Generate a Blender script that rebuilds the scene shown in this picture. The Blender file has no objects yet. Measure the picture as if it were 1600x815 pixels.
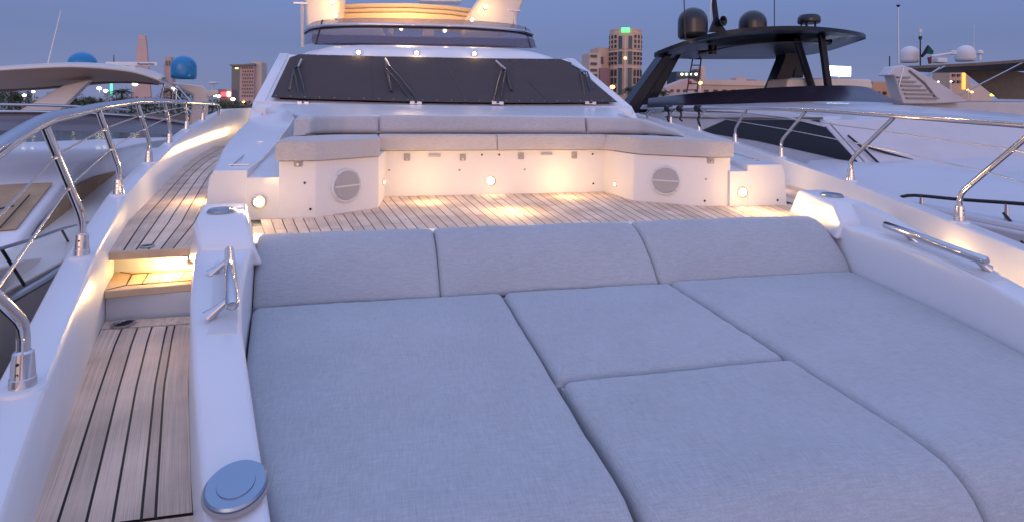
import bpy, bmesh, math, random
from mathutils import Vector, Matrix, noise
random.seed(7)
R = math.radians
C = bpy.context.scene.collection
sc = bpy.context.scene
# ------------------------------------------------------------------ camera
EZ = 3.7                       # eye height above the water
TH, ROLL, FP, HZ = R(12.4), 0.012, 900.0, 165.0
cam_d = bpy.data.cameras.new('camera'); cam = bpy.data.objects.new('camera', cam_d); C.objects.link(cam)
cam_d.sensor_width = 36; cam_d.lens = 36 * FP / 1600; cam_d.shift_y = -(407.5 - HZ) / 1600
cam_d.clip_start = 0.05; cam_d.clip_end = 6000
fw = Vector((math.sin(TH), math.cos(TH), 0)); rt = Vector((math.cos(TH), -math.sin(TH), 0)); up = Vector((0, 0, 1))
r2 = rt * math.cos(ROLL) + up * math.sin(ROLL); u2 = up * math.cos(ROLL) - rt * math.sin(ROLL)
cam.matrix_world = Matrix(((r2.x, u2.x, -fw.x, 0), (r2.y, u2.y, -fw.y, 0), (r2.z, u2.z, -fw.z, EZ), (0, 0, 0, 1)))
sc.camera = cam
# ------------------------------------------------------------------ dusk sky and after-glow sun
SUN_EL, SUN_AZ = 3.0, 200.0    # low behind the photographer
w = bpy.data.worlds.new('World'); sc.world = w; w.use_nodes = True
nt = w.node_tree; nt.nodes.clear()
wo = nt.nodes.new('ShaderNodeOutputWorld'); bg = nt.nodes.new('ShaderNodeBackground')
sky = nt.nodes.new('ShaderNodeTexSky'); sky.sky_type = 'NISHITA'; sky.sun_disc = False
sky.sun_elevation = R(SUN_EL); sky.sun_rotation = R(SUN_AZ); sky.altitude = 0; sky.air_density = 1.0; sky.dust_density = 0.6; sky.ozone_density = 2.5
tcw = nt.nodes.new('ShaderNodeTexCoord'); sep = nt.nodes.new('ShaderNodeSeparateXYZ'); nt.links.new(tcw.outputs['Generated'], sep.inputs[0])
def wm(op, *a):
    n = nt.nodes.new('ShaderNodeMath'); n.operation = op
    for i, q in enumerate(a):
        if isinstance(q, (int, float)): n.inputs[i].default_value = q
        else: nt.links.new(q, n.inputs[i])
    return n.outputs[0]
ramp = nt.nodes.new('ShaderNodeValToRGB'); nt.links.new(sep.outputs[2], ramp.inputs[0])
el = ramp.color_ramp.elements
SKY = ((0.0, (0.165, 0.195, 0.350)), (0.10, (0.134, 0.176, 0.348)), (0.22, (0.150, 0.212, 0.450)), (0.60, (0.305, 0.41, 0.76)), (1.0, (0.405, 0.52, 0.93)))
while len(el) < len(SKY): el.new(0.5)
for e_, (p_, c_) in zip(el, SKY): e_.position = p_; e_.color = (*c_, 1)
def wscale(col, fac):
    n = nt.nodes.new('ShaderNodeVectorMath'); n.operation = 'SCALE'
    if isinstance(col, tuple): n.inputs[0].default_value = col
    else: nt.links.new(col, n.inputs[0])
    if isinstance(fac, (int, float)): n.inputs['Scale'].default_value = fac
    else: nt.links.new(fac, n.inputs['Scale'])
    return n.outputs[0]
def wadd(a, b):
    n = nt.nodes.new('ShaderNodeVectorMath'); n.operation = 'ADD'; nt.links.new(a, n.inputs[0]); nt.links.new(b, n.inputs[1]); return n.outputs[0]
# after-glow of the sun that has just set behind the photographer
glow = wm('MULTIPLY', wm('POWER', wm('MAXIMUM', wm('MULTIPLY', sep.outputs[1], -1.0), 0.0), 1.5), wm('POWER', wm('MAXIMUM', wm('SUBTRACT', 1.0, sep.outputs[2]), 0.0), 2.0))
skyc = wadd(wadd(ramp.outputs[0], wscale((1.36, 0.80, 0.54), glow)), wscale(sky.outputs[0], 0.006))
hz_n = nt.nodes.new('ShaderNodeTexNoise'); hz_n.inputs['Scale'].default_value = 2.2; hz_n.inputs['Detail'].default_value = 4
hz_m = nt.nodes.new('ShaderNodeMapping'); hz_m.inputs['Scale'].default_value = (1, 1, 5); nt.links.new(tcw.outputs['Generated'], hz_m.inputs[0]); nt.links.new(hz_m.outputs[0], hz_n.inputs[0])
skyc = wscale(skyc, wm('ADD', wm('MULTIPLY', hz_n.outputs[0], 0.16), 0.92))
nt.links.new(skyc, bg.inputs[0]); nt.links.new(bg.outputs[0], wo.inputs[0])
bg.inputs[1].default_value = 1.0
sl = bpy.data.lights.new('sun', 'SUN'); sun = bpy.data.objects.new('sun', sl); C.objects.link(sun)
sl.energy = 0.25; sl.angle = R(30); sl.color = (1.0, 0.72, 0.66)
az = R(SUN_AZ); sd = Vector((math.sin(az) * math.cos(R(9)), math.cos(az) * math.cos(R(9)), math.sin(R(9))))
sun.rotation_euler = sd.to_track_quat('Z', 'Y').to_euler()
vs = sc.view_settings; sc.display_settings.display_device = 'sRGB'
vs.view_transform = 'Standard'; vs.look = 'None'; vs.gamma = 1; vs.use_curve_mapping = False; vs.exposure = 0.3
sc.cycles.max_bounces = 6; sc.cycles.diffuse_bounces = 3; sc.cycles.glossy_bounces = 3; sc.cycles.transparent_max_bounces = 8
sc.cycles.sample_clamp_indirect = 4.0; sc.cycles.use_denoising = True

# ------------------------------------------------------------------ measuring helpers (points in the yacht's frame)
def ray(px, py):
    u = (px - 800) / FP; v = (HZ - py) / FP
    a = u * math.cos(ROLL) - v * math.sin(ROLL); b = u * math.sin(ROLL) + v * math.cos(ROLL)
    return fw + rt * a + up * b
def W(px, py, Y): d = ray(px, py); t = Y / d.y; return Vector((d.x * t, Y, EZ + d.z * t))
def WX(px, py, X): d = ray(px, py); t = X / d.x; return Vector((X, d.y * t, EZ + d.z * t))
def WP(px, py, p0, n):
    d = ray(px, py); o = Vector((0, 0, EZ)); t = (Vector(p0) - o).dot(n) / d.dot(n); return o + d * t
def V(x, y, z): return Vector((x, y, EZ + z))       # z relative to the eye
def interp(t, pts):
    if t <= pts[0][0]: return pts[0][1]
    for (a, x), (b, y) in zip(pts, pts[1:]):
        if t <= b: return x + (y - x) * (t - a) / (b - a)
    return pts[-1][1]
def smooth(pts, n=6):
    pts = [Vector(p) for p in pts]; out = []
    for i in range(len(pts) - 1):
        p0 = pts[max(i - 1, 0)]; p1 = pts[i]; p2 = pts[i + 1]; p3 = pts[min(i + 2, len(pts) - 1)]
        for k in range(n):
            t = k / n
            out.append(0.5 * ((2 * p1) + (p2 - p0) * t + (2 * p0 - 5 * p1 + 4 * p2 - p3) * t * t + (3 * p1 - p0 - 3 * p2 + p3) * t ** 3))
    out.append(pts[-1]); return out

# ------------------------------------------------------------------ materials
MATS = {}
def mat(name, col, rough=0.5, metal=0.0, coat=0.0, bump=None, var=None, emit=None, alpha=1.0, trans=0.0, spec=0.5, ior=1.45):
    m = bpy.data.materials.new(name); m.use_nodes = True; t = m.node_tree; b = t.nodes['Principled BSDF']
    b.inputs['Base Color'].default_value = (*col, 1); b.inputs['Roughness'].default_value = rough; b.inputs['Metallic'].default_value = metal
    b.inputs['Coat Weight'].default_value = coat; b.inputs['Coat Roughness'].default_value = 0.08; b.inputs['Specular IOR Level'].default_value = spec
    b.inputs['Transmission Weight'].default_value = trans; b.inputs['IOR'].default_value = ior; b.inputs['Alpha'].default_value = alpha
    if emit: b.inputs['Emission Color'].default_value = (*emit[0], 1); b.inputs['Emission Strength'].default_value = emit[1]
    tc = t.nodes.new('ShaderNodeTexCoord')
    if var:        # (scale, amount[, stretch])
        mp = t.nodes.new('ShaderNodeMapping'); mp.inputs['Scale'].default_value = var[2] if len(var) > 2 else (1, 1, 1)
        n = t.nodes.new('ShaderNodeTexNoise'); n.inputs['Scale'].default_value = var[0]; n.inputs['Detail'].default_value = 5
        r = t.nodes.new('ShaderNodeMapRange'); r.inputs['From Min'].default_value = 0.3; r.inputs['From Max'].default_value = 0.7
        r.inputs['To Min'].default_value = 1 - var[1]; r.inputs['To Max'].default_value = 1 + var[1]
        h = t.nodes.new('ShaderNodeVectorMath'); h.operation = 'SCALE'; h.inputs[0].default_value = col
        t.links.new(tc.outputs['Object'], mp.inputs[0]); t.links.new(mp.outputs[0], n.inputs[0]); t.links.new(n.outputs[0], r.inputs[0]); t.links.new(r.outputs[0], h.inputs['Scale'])
        t.links.new(h.outputs[0], b.inputs['Base Color'])
    if bump:       # (scale, strength, distance[, stretch])
        mp = t.nodes.new('ShaderNodeMapping'); mp.inputs['Scale'].default_value = bump[3] if len(bump) > 3 else (1, 1, 1)
        n = t.nodes.new('ShaderNodeTexNoise'); n.inputs['Scale'].default_value = bump[0]; n.inputs['Detail'].default_value = 3
        bp = t.nodes.new('ShaderNodeBump'); bp.inputs['Strength'].default_value = bump[1]; bp.inputs['Distance'].default_value = bump[2]
        t.links.new(tc.outputs['Object'], mp.inputs[0]); t.links.new(mp.outputs[0], n.inputs[0]); t.links.new(n.outputs[0], bp.inputs['Height']); t.links.new(bp.outputs[0], b.inputs['Normal'])
    MATS[name] = m; return m
gel = mat('gelcoat', (0.74, 0.735, 0.75), 0.34, coat=0.28, var=(2.2, 0.03), bump=(1.5, 0.15, 0.004))
gelm = mat('gelcoat_matt', (0.66, 0.66, 0.67), 0.5, var=(3, 0.04))
gelpanel = mat('gelcoat_panel', (0.78, 0.75, 0.73), 0.6, coat=0.0, var=(3, 0.03))
chrome = mat('polished_steel', (0.64, 0.62, 0.62), 0.10, metal=1.0)
disc = mat('blue_grey_steel', (0.30, 0.38, 0.47), 0.30, metal=1.0)
brushed = mat('brushed_steel', (0.55, 0.55, 0.57), 0.28, metal=1.0)
wirem = mat('steel_wire', (0.6, 0.58, 0.55), 0.35, metal=1.0)
blackp = mat('black_plastic', (0.012, 0.012, 0.014), 0.35)
blackg = mat('black_gloss', (0.008, 0.013, 0.024), 0.38, coat=0.15, spec=0.22)
greyp = mat('grey_plastic', (0.35, 0.33, 0.33), 0.5)
caulk = mat('caulk', (0.018, 0.016, 0.016), 0.6)
darkglass = mat('dark_glass', (0.010, 0.016, 0.024), 0.06, coat=0.6)
tintglass = mat('smoked_glass', (0.16, 0.14, 0.20), 0.05, alpha=0.42, spec=0.6)
cream = mat('cream_gelcoat', (0.74, 0.66, 0.58), 0.4, coat=0.3, var=(2, 0.04))
tan = mat('tan_canvas', (0.42, 0.28, 0.165), 0.9, var=(3.5, 0.14), bump=(6, 0.5, 0.02, (1, 1, 3)))
khaki = mat('khaki_canvas', (0.16, 0.14, 0.12), 0.9, var=(4, 0.1))
bluecov = mat('blue_vinyl', (0.006, 0.19, 0.44), 0.3, coat=0.3, bump=(5, 0.3, 0.02))
domew = mat('white_dome', (0.72, 0.70, 0.70), 0.45)
lampw = mat('warm_lamp', (1, 0.8, 0.5), 0.4, emit=((1.0, 0.80, 0.50), 80))
lampsm = mat('warm_lamp_small', (1, 0.8, 0.5), 0.4, emit=((1.0, 0.74, 0.40), 14))
green_e = mat('green_light', (0.1, 0.8, 0.2), 0.4, emit=((0.10, 0.9, 0.22), 1.6))
mint_e = mat('mint_light', (0.1, 0.8, 0.5), 0.4, emit=((0.12, 0.8, 0.45), 1.3))
street_e = mat('street_light_white', (1, 1, 0.8), 0.4, emit=((1.0, 0.95, 0.62), 7))
street_o = mat('street_light_orange', (1, 0.6, 0.2), 0.4, emit=((1.0, 0.42, 0.06), 9))
red_e = mat('red_light', (0.8, 0.1, 0.1), 0.4, emit=((0.9, 0.12, 0.14), 0.9))
bill_e = mat('screen_light', (0.9, 1, 1), 0.4, emit=((0.75, 0.95, 1.0), 6.5))
textm = mat('navy_print', (0.03, 0.02, 0.12), 0.5)
water = mat('sea_water', (0.006, 0.014, 0.022), 0.08, bump=(1.3, 0.5, 0.10))
land = mat('quay_paving', (0.16, 0.14, 0.13), 0.8, var=(0.05, 0.15))

def fabric(name, col, warm, sheen=0.25):
    m = mat(name, col, 0.92, spec=0.2); t = m.node_tree; b = t.nodes['Principled BSDF']; tc = t.nodes['Texture Coordinate']
    b.inputs['Sheen Weight'].default_value = sheen; b.inputs['Sheen Roughness'].default_value = 0.5
    def nz(scale, st, det=2):
        mp = t.nodes.new('ShaderNodeMapping'); mp.inputs['Scale'].default_value = st
        n = t.nodes.new('ShaderNodeTexNoise'); n.inputs['Scale'].default_value = scale; n.inputs['Detail'].default_value = det
        t.links.new(tc.outputs['Object'], mp.inputs[0]); t.links.new(mp.outputs[0], n.inputs[0]); return n.outputs[0]
    def mth(op, a, b_):
        n = t.nodes.new('ShaderNodeMath'); n.operation = op
        for i, q in enumerate((a, b_)):
            if isinstance(q, (int, float)): n.inputs[i].default_value = q
            else: t.links.new(q, n.inputs[i])
        return n.outputs[0]
    weave = mth('ADD', nz(60, (0.35, 5, 3)), nz(60, (5, 0.35, 3)))          # slubs of warp and weft
    big = nz(3.0, (1, 1, 1), 4)
    val = mth('ADD', mth('MULTIPLY', mth('SUBTRACT', weave, 1.0), 0.42), mth('MULTIPLY', mth('SUBTRACT', big, 0.5), 0.22))
    val = mth('ADD', val, 1.0)
    s = t.nodes.new('ShaderNodeVectorMath'); s.operation = 'SCALE'; s.inputs[0].default_value = col
    t.links.new(val, s.inputs['Scale']); t.links.new(s.outputs[0], b.inputs['Base Color'])
    bp = t.nodes.new('ShaderNodeBump'); bp.inputs['Strength'].default_value = 0.35; bp.inputs['Distance'].default_value = 0.003
    t.links.new(weave, bp.inputs['Height']); t.links.new(bp.outputs[0], b.inputs['Normal'])
    return m
fab = fabric('grey_acrylic_fabric', (0.425, 0.435, 0.455), 0)
fabs = fabric('sofa_fabric', (0.52, 0.48, 0.46), 0)
mesh_cover = fabric('black_mesh_fabric', (0.082, 0.066, 0.066), 0, 0.0)

def teak_mat(name, col):
    m = mat(name, col, 0.75, spec=0.3); t = m.node_tree; b = t.nodes['Principled BSDF']
    uv = t.nodes.new('ShaderNodeUVMap'); sp = t.nodes.new('ShaderNodeSeparateXYZ'); t.links.new(uv.outputs[0], sp.inputs[0])
    fl = t.nodes.new('ShaderNodeMath'); fl.operation = 'FLOOR'; t.links.new(sp.outputs[0], fl.inputs[0])
    wn = t.nodes.new('ShaderNodeTexWhiteNoise'); wn.noise_dimensions = '1D'; t.links.new(fl.outputs[0], wn.inputs['W'])
    mp = t.nodes.new('ShaderNodeMapping'); mp.inputs['Scale'].default_value = (22, 2.2, 1); t.links.new(uv.outputs[0], mp.inputs[0])
    n = t.nodes.new('ShaderNodeTexNoise'); n.inputs['Scale'].default_value = 1; n.inputs['Detail'].default_value = 6; t.links.new(mp.outputs[0], n.inputs[0])
    tc = t.nodes['Texture Coordinate']; n2 = t.nodes.new('ShaderNodeTexNoise'); n2.inputs['Scale'].default_value = 4; n2.inputs['Detail'].default_value = 5; t.links.new(tc.outputs['Object'], n2.inputs[0])
    def mth(op, a, c):
        q = t.nodes.new('ShaderNodeMath'); q.operation = op
        for i, z in enumerate((a, c)):
            if isinstance(z, (int, float)): q.inputs[i].default_value = z
            else: t.links.new(z, q.inputs[i])
        return q.outputs[0]
    v = mth('ADD', mth('MULTIPLY', wn.outputs[0], 0.26), mth('ADD', mth('MULTIPLY', n.outputs[0], 1.0), mth('MULTIPLY', n2.outputs[0], 0.85)))
    v = mth('ADD', v, -0.07)
    s = t.nodes.new('ShaderNodeVectorMath'); s.operation = 'SCALE'; s.inputs[0].default_value = col
    t.links.new(v, s.inputs['Scale']); t.links.new(s.outputs[0], b.inputs['Base Color'])
    bp = t.nodes.new('ShaderNodeBump'); bp.inputs['Strength'].default_value = 0.3; bp.inputs['Distance'].default_value = 0.002
    t.links.new(n.outputs[0], bp.inputs['Height']); t.links.new(bp.outputs[0], b.inputs['Normal'])
    return m
teak = teak_mat('weathered_teak', (0.76, 0.57, 0.43))
teak2 = teak_mat('teak_trim', (0.74, 0.53, 0.34))

# ------------------------------------------------------------------ mesh builder
class MB:
    def __init__(s): s.v = []; s.f = []; s.uv = {}
    def add(s, vs, fs, uvs=None):
        o = len(s.v); s.v += [Vector(p) for p in vs]
        for i, f in enumerate(fs):
            if uvs: s.uv[len(s.f)] = uvs[i]
            s.f.append(tuple(k + o for k in f))
        return s
    def box(s, c, d, rot=None):
        c = Vector(c); d = Vector(d) / 2; vs = []
        for x in (-1, 1):
            for y in (-1, 1):
                for z in (-1, 1):
                    p = Vector((x * d.x, y * d.y, z * d.z))
                    if rot is not None: p = rot @ p
                    vs.append(c + p)
        return s.add(vs, [(0, 1, 3, 2), (4, 6, 7, 5), (0, 4, 5, 1), (2, 3, 7, 6), (0, 2, 6, 4), (1, 5, 7, 3)])
    def prism(s, poly, ext):                       # polygon of 3D points pushed by vector ext
        n = len(poly); poly = [Vector(p) for p in poly]; ext = Vector(ext)
        return s.add(poly + [p + ext for p in poly], [tuple(range(n))[::-1], tuple(range(n, 2 * n))] + [(i, (i + 1) % n, n + (i + 1) % n, n + i) for i in range(n)])
    def tube(s, pts, r, n=10, caps=True):
        pts = [Vector(p) for p in pts]; rs = r if isinstance(r, (list, tuple)) else [r] * len(pts)
        vs = []; fs = []; prev = None
        for i, p in enumerate(pts):
            t = (pts[min(i + 1, len(pts) - 1)] - pts[max(i - 1, 0)]).normalized()
            if prev is None: a = t.orthogonal().normalized()
            else: a = (prev - t * prev.dot(t)).normalized()
            prev = a; b = t.cross(a)
            for k in range(n): ang = 2 * math.pi * k / n; vs.append(p + (a * math.cos(ang) + b * math.sin(ang)) * rs[i])
        for i in range(len(pts) - 1):
            for k in range(n): k2 = (k + 1) % n; fs.append((i * n + k, i * n + k2, (i + 1) * n + k2, (i + 1) * n + k))
        if caps: fs.append(tuple(range(n))[::-1]); fs.append(tuple((len(pts) - 1) * n + k for k in range(n)))
        return s.add(vs, fs)
    def lathe(s, c, ax, prof, n=24):               # prof: (radius, height along ax)
        c = Vector(c); ax = Vector(ax).normalized(); a = ax.orthogonal().normalized(); b = ax.cross(a); vs = []; fs = []
        for r, h in prof:
            for k in range(n): g = 2 * math.pi * k / n; vs.append(c + ax * h + (a * math.cos(g) + b * math.sin(g)) * max(r, 1e-4))
        m = len(prof)
        for i in range(m - 1):
            for k in range(n): k2 = (k + 1) % n; fs.append((i * n + k, i * n + k2, (i + 1) * n + k2, (i + 1) * n + k))
        fs.append(tuple(range(n))[::-1]); fs.append(tuple((m - 1) * n + k for k in range(n)))
        return s.add(vs, fs)
    def loft(s, secs, closed=False, caps=True, ring=True):
        n = len(secs[0]); vs = [p for q in secs for p in q]; fs = []
        for i in range(len(secs) - 1):
            for k in range(n if ring else n - 1): k2 = (k + 1) % n; fs.append((i * n + k, i * n + k2, (i + 1) * n + k2, (i + 1) * n + k))
        if caps and ring: fs.append(tuple(range(n))[::-1]); fs.append(tuple((len(secs) - 1) * n + k for k in range(n)))
        return s.add(vs, fs)
    def slab(s, grid, off):                        # grid[i][j] of points, closed by the same grid pushed by off
        m = len(grid); n = len(grid[0]); off = Vector(off)
        top = [Vector(p) for r in grid for p in r]; vs = top + [p + off for p in top]; N = m * n; fs = []
        for i in range(m - 1):
            for j in range(n - 1):
                a, b, c, d = i * n + j, i * n + j + 1, (i + 1) * n + j + 1, (i + 1) * n + j
                fs.append((a, b, c, d)); fs.append((N + d, N + c, N + b, N + a))
        bd = [j for j in range(n)] + [i * n + n - 1 for i in range(1, m)] + [(m - 1) * n + j for j in range(n - 2, -1, -1)] + [i * n for i in range(m - 2, 0, -1)]
        for a, b in zip(bd, bd[1:] + bd[:1]): fs.append((b, a, N + a, N + b))
        return s.add(vs, fs)
def root_off(parent):
    o = Vector((0, 0, 0)); p = parent
    while p is not None: o += p.location; p = p.parent
    return o
def obj(name, mb, m, parent=None, bevel=0, seg=2, origin=None, recalc=True, sharp=38):
    me = bpy.data.meshes.new(name); ro = root_off(parent)
    loc = Vector((0, 0, 0))
    if parent is None:
        if origin is None:
            xs = [p.x for p in mb.v]; ys = [p.y for p in mb.v]; zs = [p.z for p in mb.v]
            origin = Vector(((min(xs) + max(xs)) / 2, (min(ys) + max(ys)) / 2, min(zs)))
        loc = Vector(origin); ro = loc
    me.from_pydata([p - ro for p in mb.v], [], mb.f)
    if mb.uv:
        uvl = me.uv_layers.new(name='UVMap')
        for pi, poly in enumerate(me.polygons):
            u = mb.uv.get(pi)
            if u:
                for k, li in enumerate(poly.loop_indices): uvl.data[li].uv = u[k]
    bm = bmesh.new(); bm.from_mesh(me)
    if recalc: bmesh.ops.recalc_face_normals(bm, faces=bm.faces)
    for f in bm.faces: f.smooth = True
    for e in bm.edges:
        if len(e.link_faces) != 2 or e.calc_face_angle(3) > R(sharp): e.smooth = False
    bm.to_mesh(me); bm.free()
    me.materials.append(m)
    o = bpy.data.objects.new(name, me); C.objects.link(o); o.location = loc
    if parent is not None: o.parent = parent
    if bevel:
        b = o.modifiers.new('Bevel', 'BEVEL'); b.width = bevel; b.segments = seg; b.limit_method = 'ANGLE'; b.angle_limit = R(35); b.harden_normals = False
        for p in me.polygons: p.use_smooth = True
        for e in me.edges: e.use_edge_sharp = False
        b.harden_normals = True
    return o
def tag(o, label=None, cat=None, group=None, kind=None):
    if label: o['label'] = label
    if cat: o['category'] = cat
    if group: o['group'] = group
    if kind: o['kind'] = kind
    return o
def thing(name, loc, label, cat, group=None):
    o = bpy.data.objects.new(name, None); C.objects.link(o); o.location = Vector(loc); o.empty_display_size = 0.2
    return tag(o, label, cat, group)
def copy_tree(o, parent=None):
    c = o.copy(); C.objects.link(c); c.parent = parent
    for ch in list(o.children): copy_tree(ch, c)
    return c
def lamp_light(loc, e, parent, col=(1.0, 0.63, 0.24), rad=0.02, kind='POINT', aim=None, spot=120):
    l = bpy.data.lights.new('lamp_light', kind); l.energy = e; l.color = col; l.shadow_soft_size = rad
    if kind == 'SPOT': l.spot_size = R(spot); l.spot_blend = 0.6
    o = bpy.data.objects.new('lamp_light', l); C.objects.link(o); o.location = Vector(loc) - root_off(parent); o.parent = parent
    if aim is not None: o.rotation_euler = (-Vector(aim)).to_track_quat('Z', 'Y').to_euler()
    return o

# ------------------------------------------------------------------ setting: sea and shore
mb = MB(); mb.add([(-3000, -200, 0), (3000, -200, 0), (3000, 5000, 0), (-3000, 5000, 0)], [(0, 1, 2, 3)])
tag(obj('sea', mb, water, origin=(0, 0, 0), recalc=False), kind='structure')
mb = MB(); mb.box((0, 1620, 0.4), (6000, 3000, 1.6)); tag(obj('ground', mb, land, bevel=0.05), kind='structure')

# ================================================================== THE YACHT
CX = 1.065
yacht = thing('motor_yacht', (CX, 8.0, 0), 'large white motor yacht seen from its own foredeck, with teak decks and a lit lounge', 'motor yacht')
SX = [(-1.2, 0.35), (0.0, -0.28), (1.0, -0.65), (1.24, -0.74), (1.73, -0.91), (2.82, -1.27), (4.06, -1.625), (5.23, -1.88), (6.38, -2.11), (7.6, -2.33), (9.5, -2.56), (13, -2.72), (24, -2.72)]
def sxl(y): return interp(y, SX)
def capz(y): return interp(y, [(-1.2, -0.93), (0, -0.87), (7.0, -0.378), (9.5, -0.20), (10.4, -0.12), (24, -0.10)])
def side(x, s): return x if s < 0 else 2 * CX - x            # mirror for the other side
def deckz(y): return -1.05 - 0.05 * max(0, 3.1 - y) if y < 3.24 else -0.75
YS = [-1.2, -0.6, 0, 0.5, 1.0, 1.4, 1.73, 2.2, 2.6, 2.82, 3.2, 3.6, 4.06, 4.6, 5.23, 5.8, 6.38, 7, 7.6, 8.5, 9.5, 10, 10.4, 11.5, 13, 16, 20, 24]
for s in (-1, 1):
    secs = []
    for y in YS:
        x = sxl(y); z = capz(y); dz = -1.45
        hull = max(0.25, 1.0 - 0)
        p = [(x + interp(y, [(1.1, -0.045), (1.8, -0.005), (3.1, 0.055)]), dz), (x + 0.055, z - 0.012), (x + 0.045, z), (x - 0.055, z), (x - 0.068, z - 0.012), (x - 0.075, z - 0.07), (x - 0.03 + 0.0, z - 0.10), (x + 0.02, z - 0.9), (x + 0.35, -EZ - 0.3), (x + 0.5, -EZ - 0.3)]
        secs.append([V(side(a, s), y, b) for a, b in p])
    obj('bulwark', MB().loft(secs), gel, yacht, sharp=50)
# decks: black caulk bed with separate planks lying 3 mm above it
def fracs_deck(name, left, right, ya, yb, zf, fr, gap=0.006, m=teak, th=0.012, n=14):
    """planks between two side curves x=left(y), right(y); fr = plank edges as fractions"""
    ys = [ya + (yb - ya) * i / n for i in range(n + 1)]
    bed = MB(); bed.slab([[V(left(y), y, zf(y) - 0.004), V(right(y), y, zf(y) - 0.004)] for y in ys], (0, 0, -0.04))
    base = obj(name, bed, caulk, yacht)
    pl = MB()
    for k in range(len(fr) - 1):
        for i in range(n):
            q = []
            uvq = []
            for y in (ys[i], ys[i + 1]):
                l, r_ = left(y), right(y)
                for e, fe in ((1, fr[k]), (-1, fr[k + 1])):
                    q.append((l + (r_ - l) * fe + e * gap / 2, y)); uvq.append((k + (0.05 if e > 0 else 0.95), y))
            a, b, d, c = [V(x, y, zf(y)) for x, y in q]
            pl.add([a, b, c, d], [(0, 1, 2, 3)], [[uvq[0], uvq[1], uvq[3], uvq[2]]])
    obj('plank_panel', pl, m, base, recalc=False)
    return base
def coam_out(y): return interp(y, [(-1, 0.45), (0.4, 0.02), (1.0, -0.24), (1.345, -0.37), (1.76, -0.515), (2.42, -0.725), (2.92, -0.855), (3.49, -0.985), (3.9, -1.03)])
def coam_in(y): return interp(y, [(-1, 0.75), (0.4, 0.18), (1.0, -0.10), (1.345, -0.235), (1.78, -0.375), (2.16, -0.485), (2.85, -0.605), (3.3, -0.655), (3.7, -0.70)])
def coam_z(y): return interp(y, [(-1, -1.75), (0.4, -1.30), (1.0, -1.04), (1.345, -0.90), (1.6, -0.83), (1.85, -0.765), (2.16, -0.725), (2.5, -0.715), (4, -0.715)])
def inner_wall(y): return interp(y, [(3.2, -0.98), (3.95, -1.06), (4.8, -1.24), (6.2, -1.52), (7.2, -1.65), (9, -1.70), (20, -1.75)])
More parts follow.
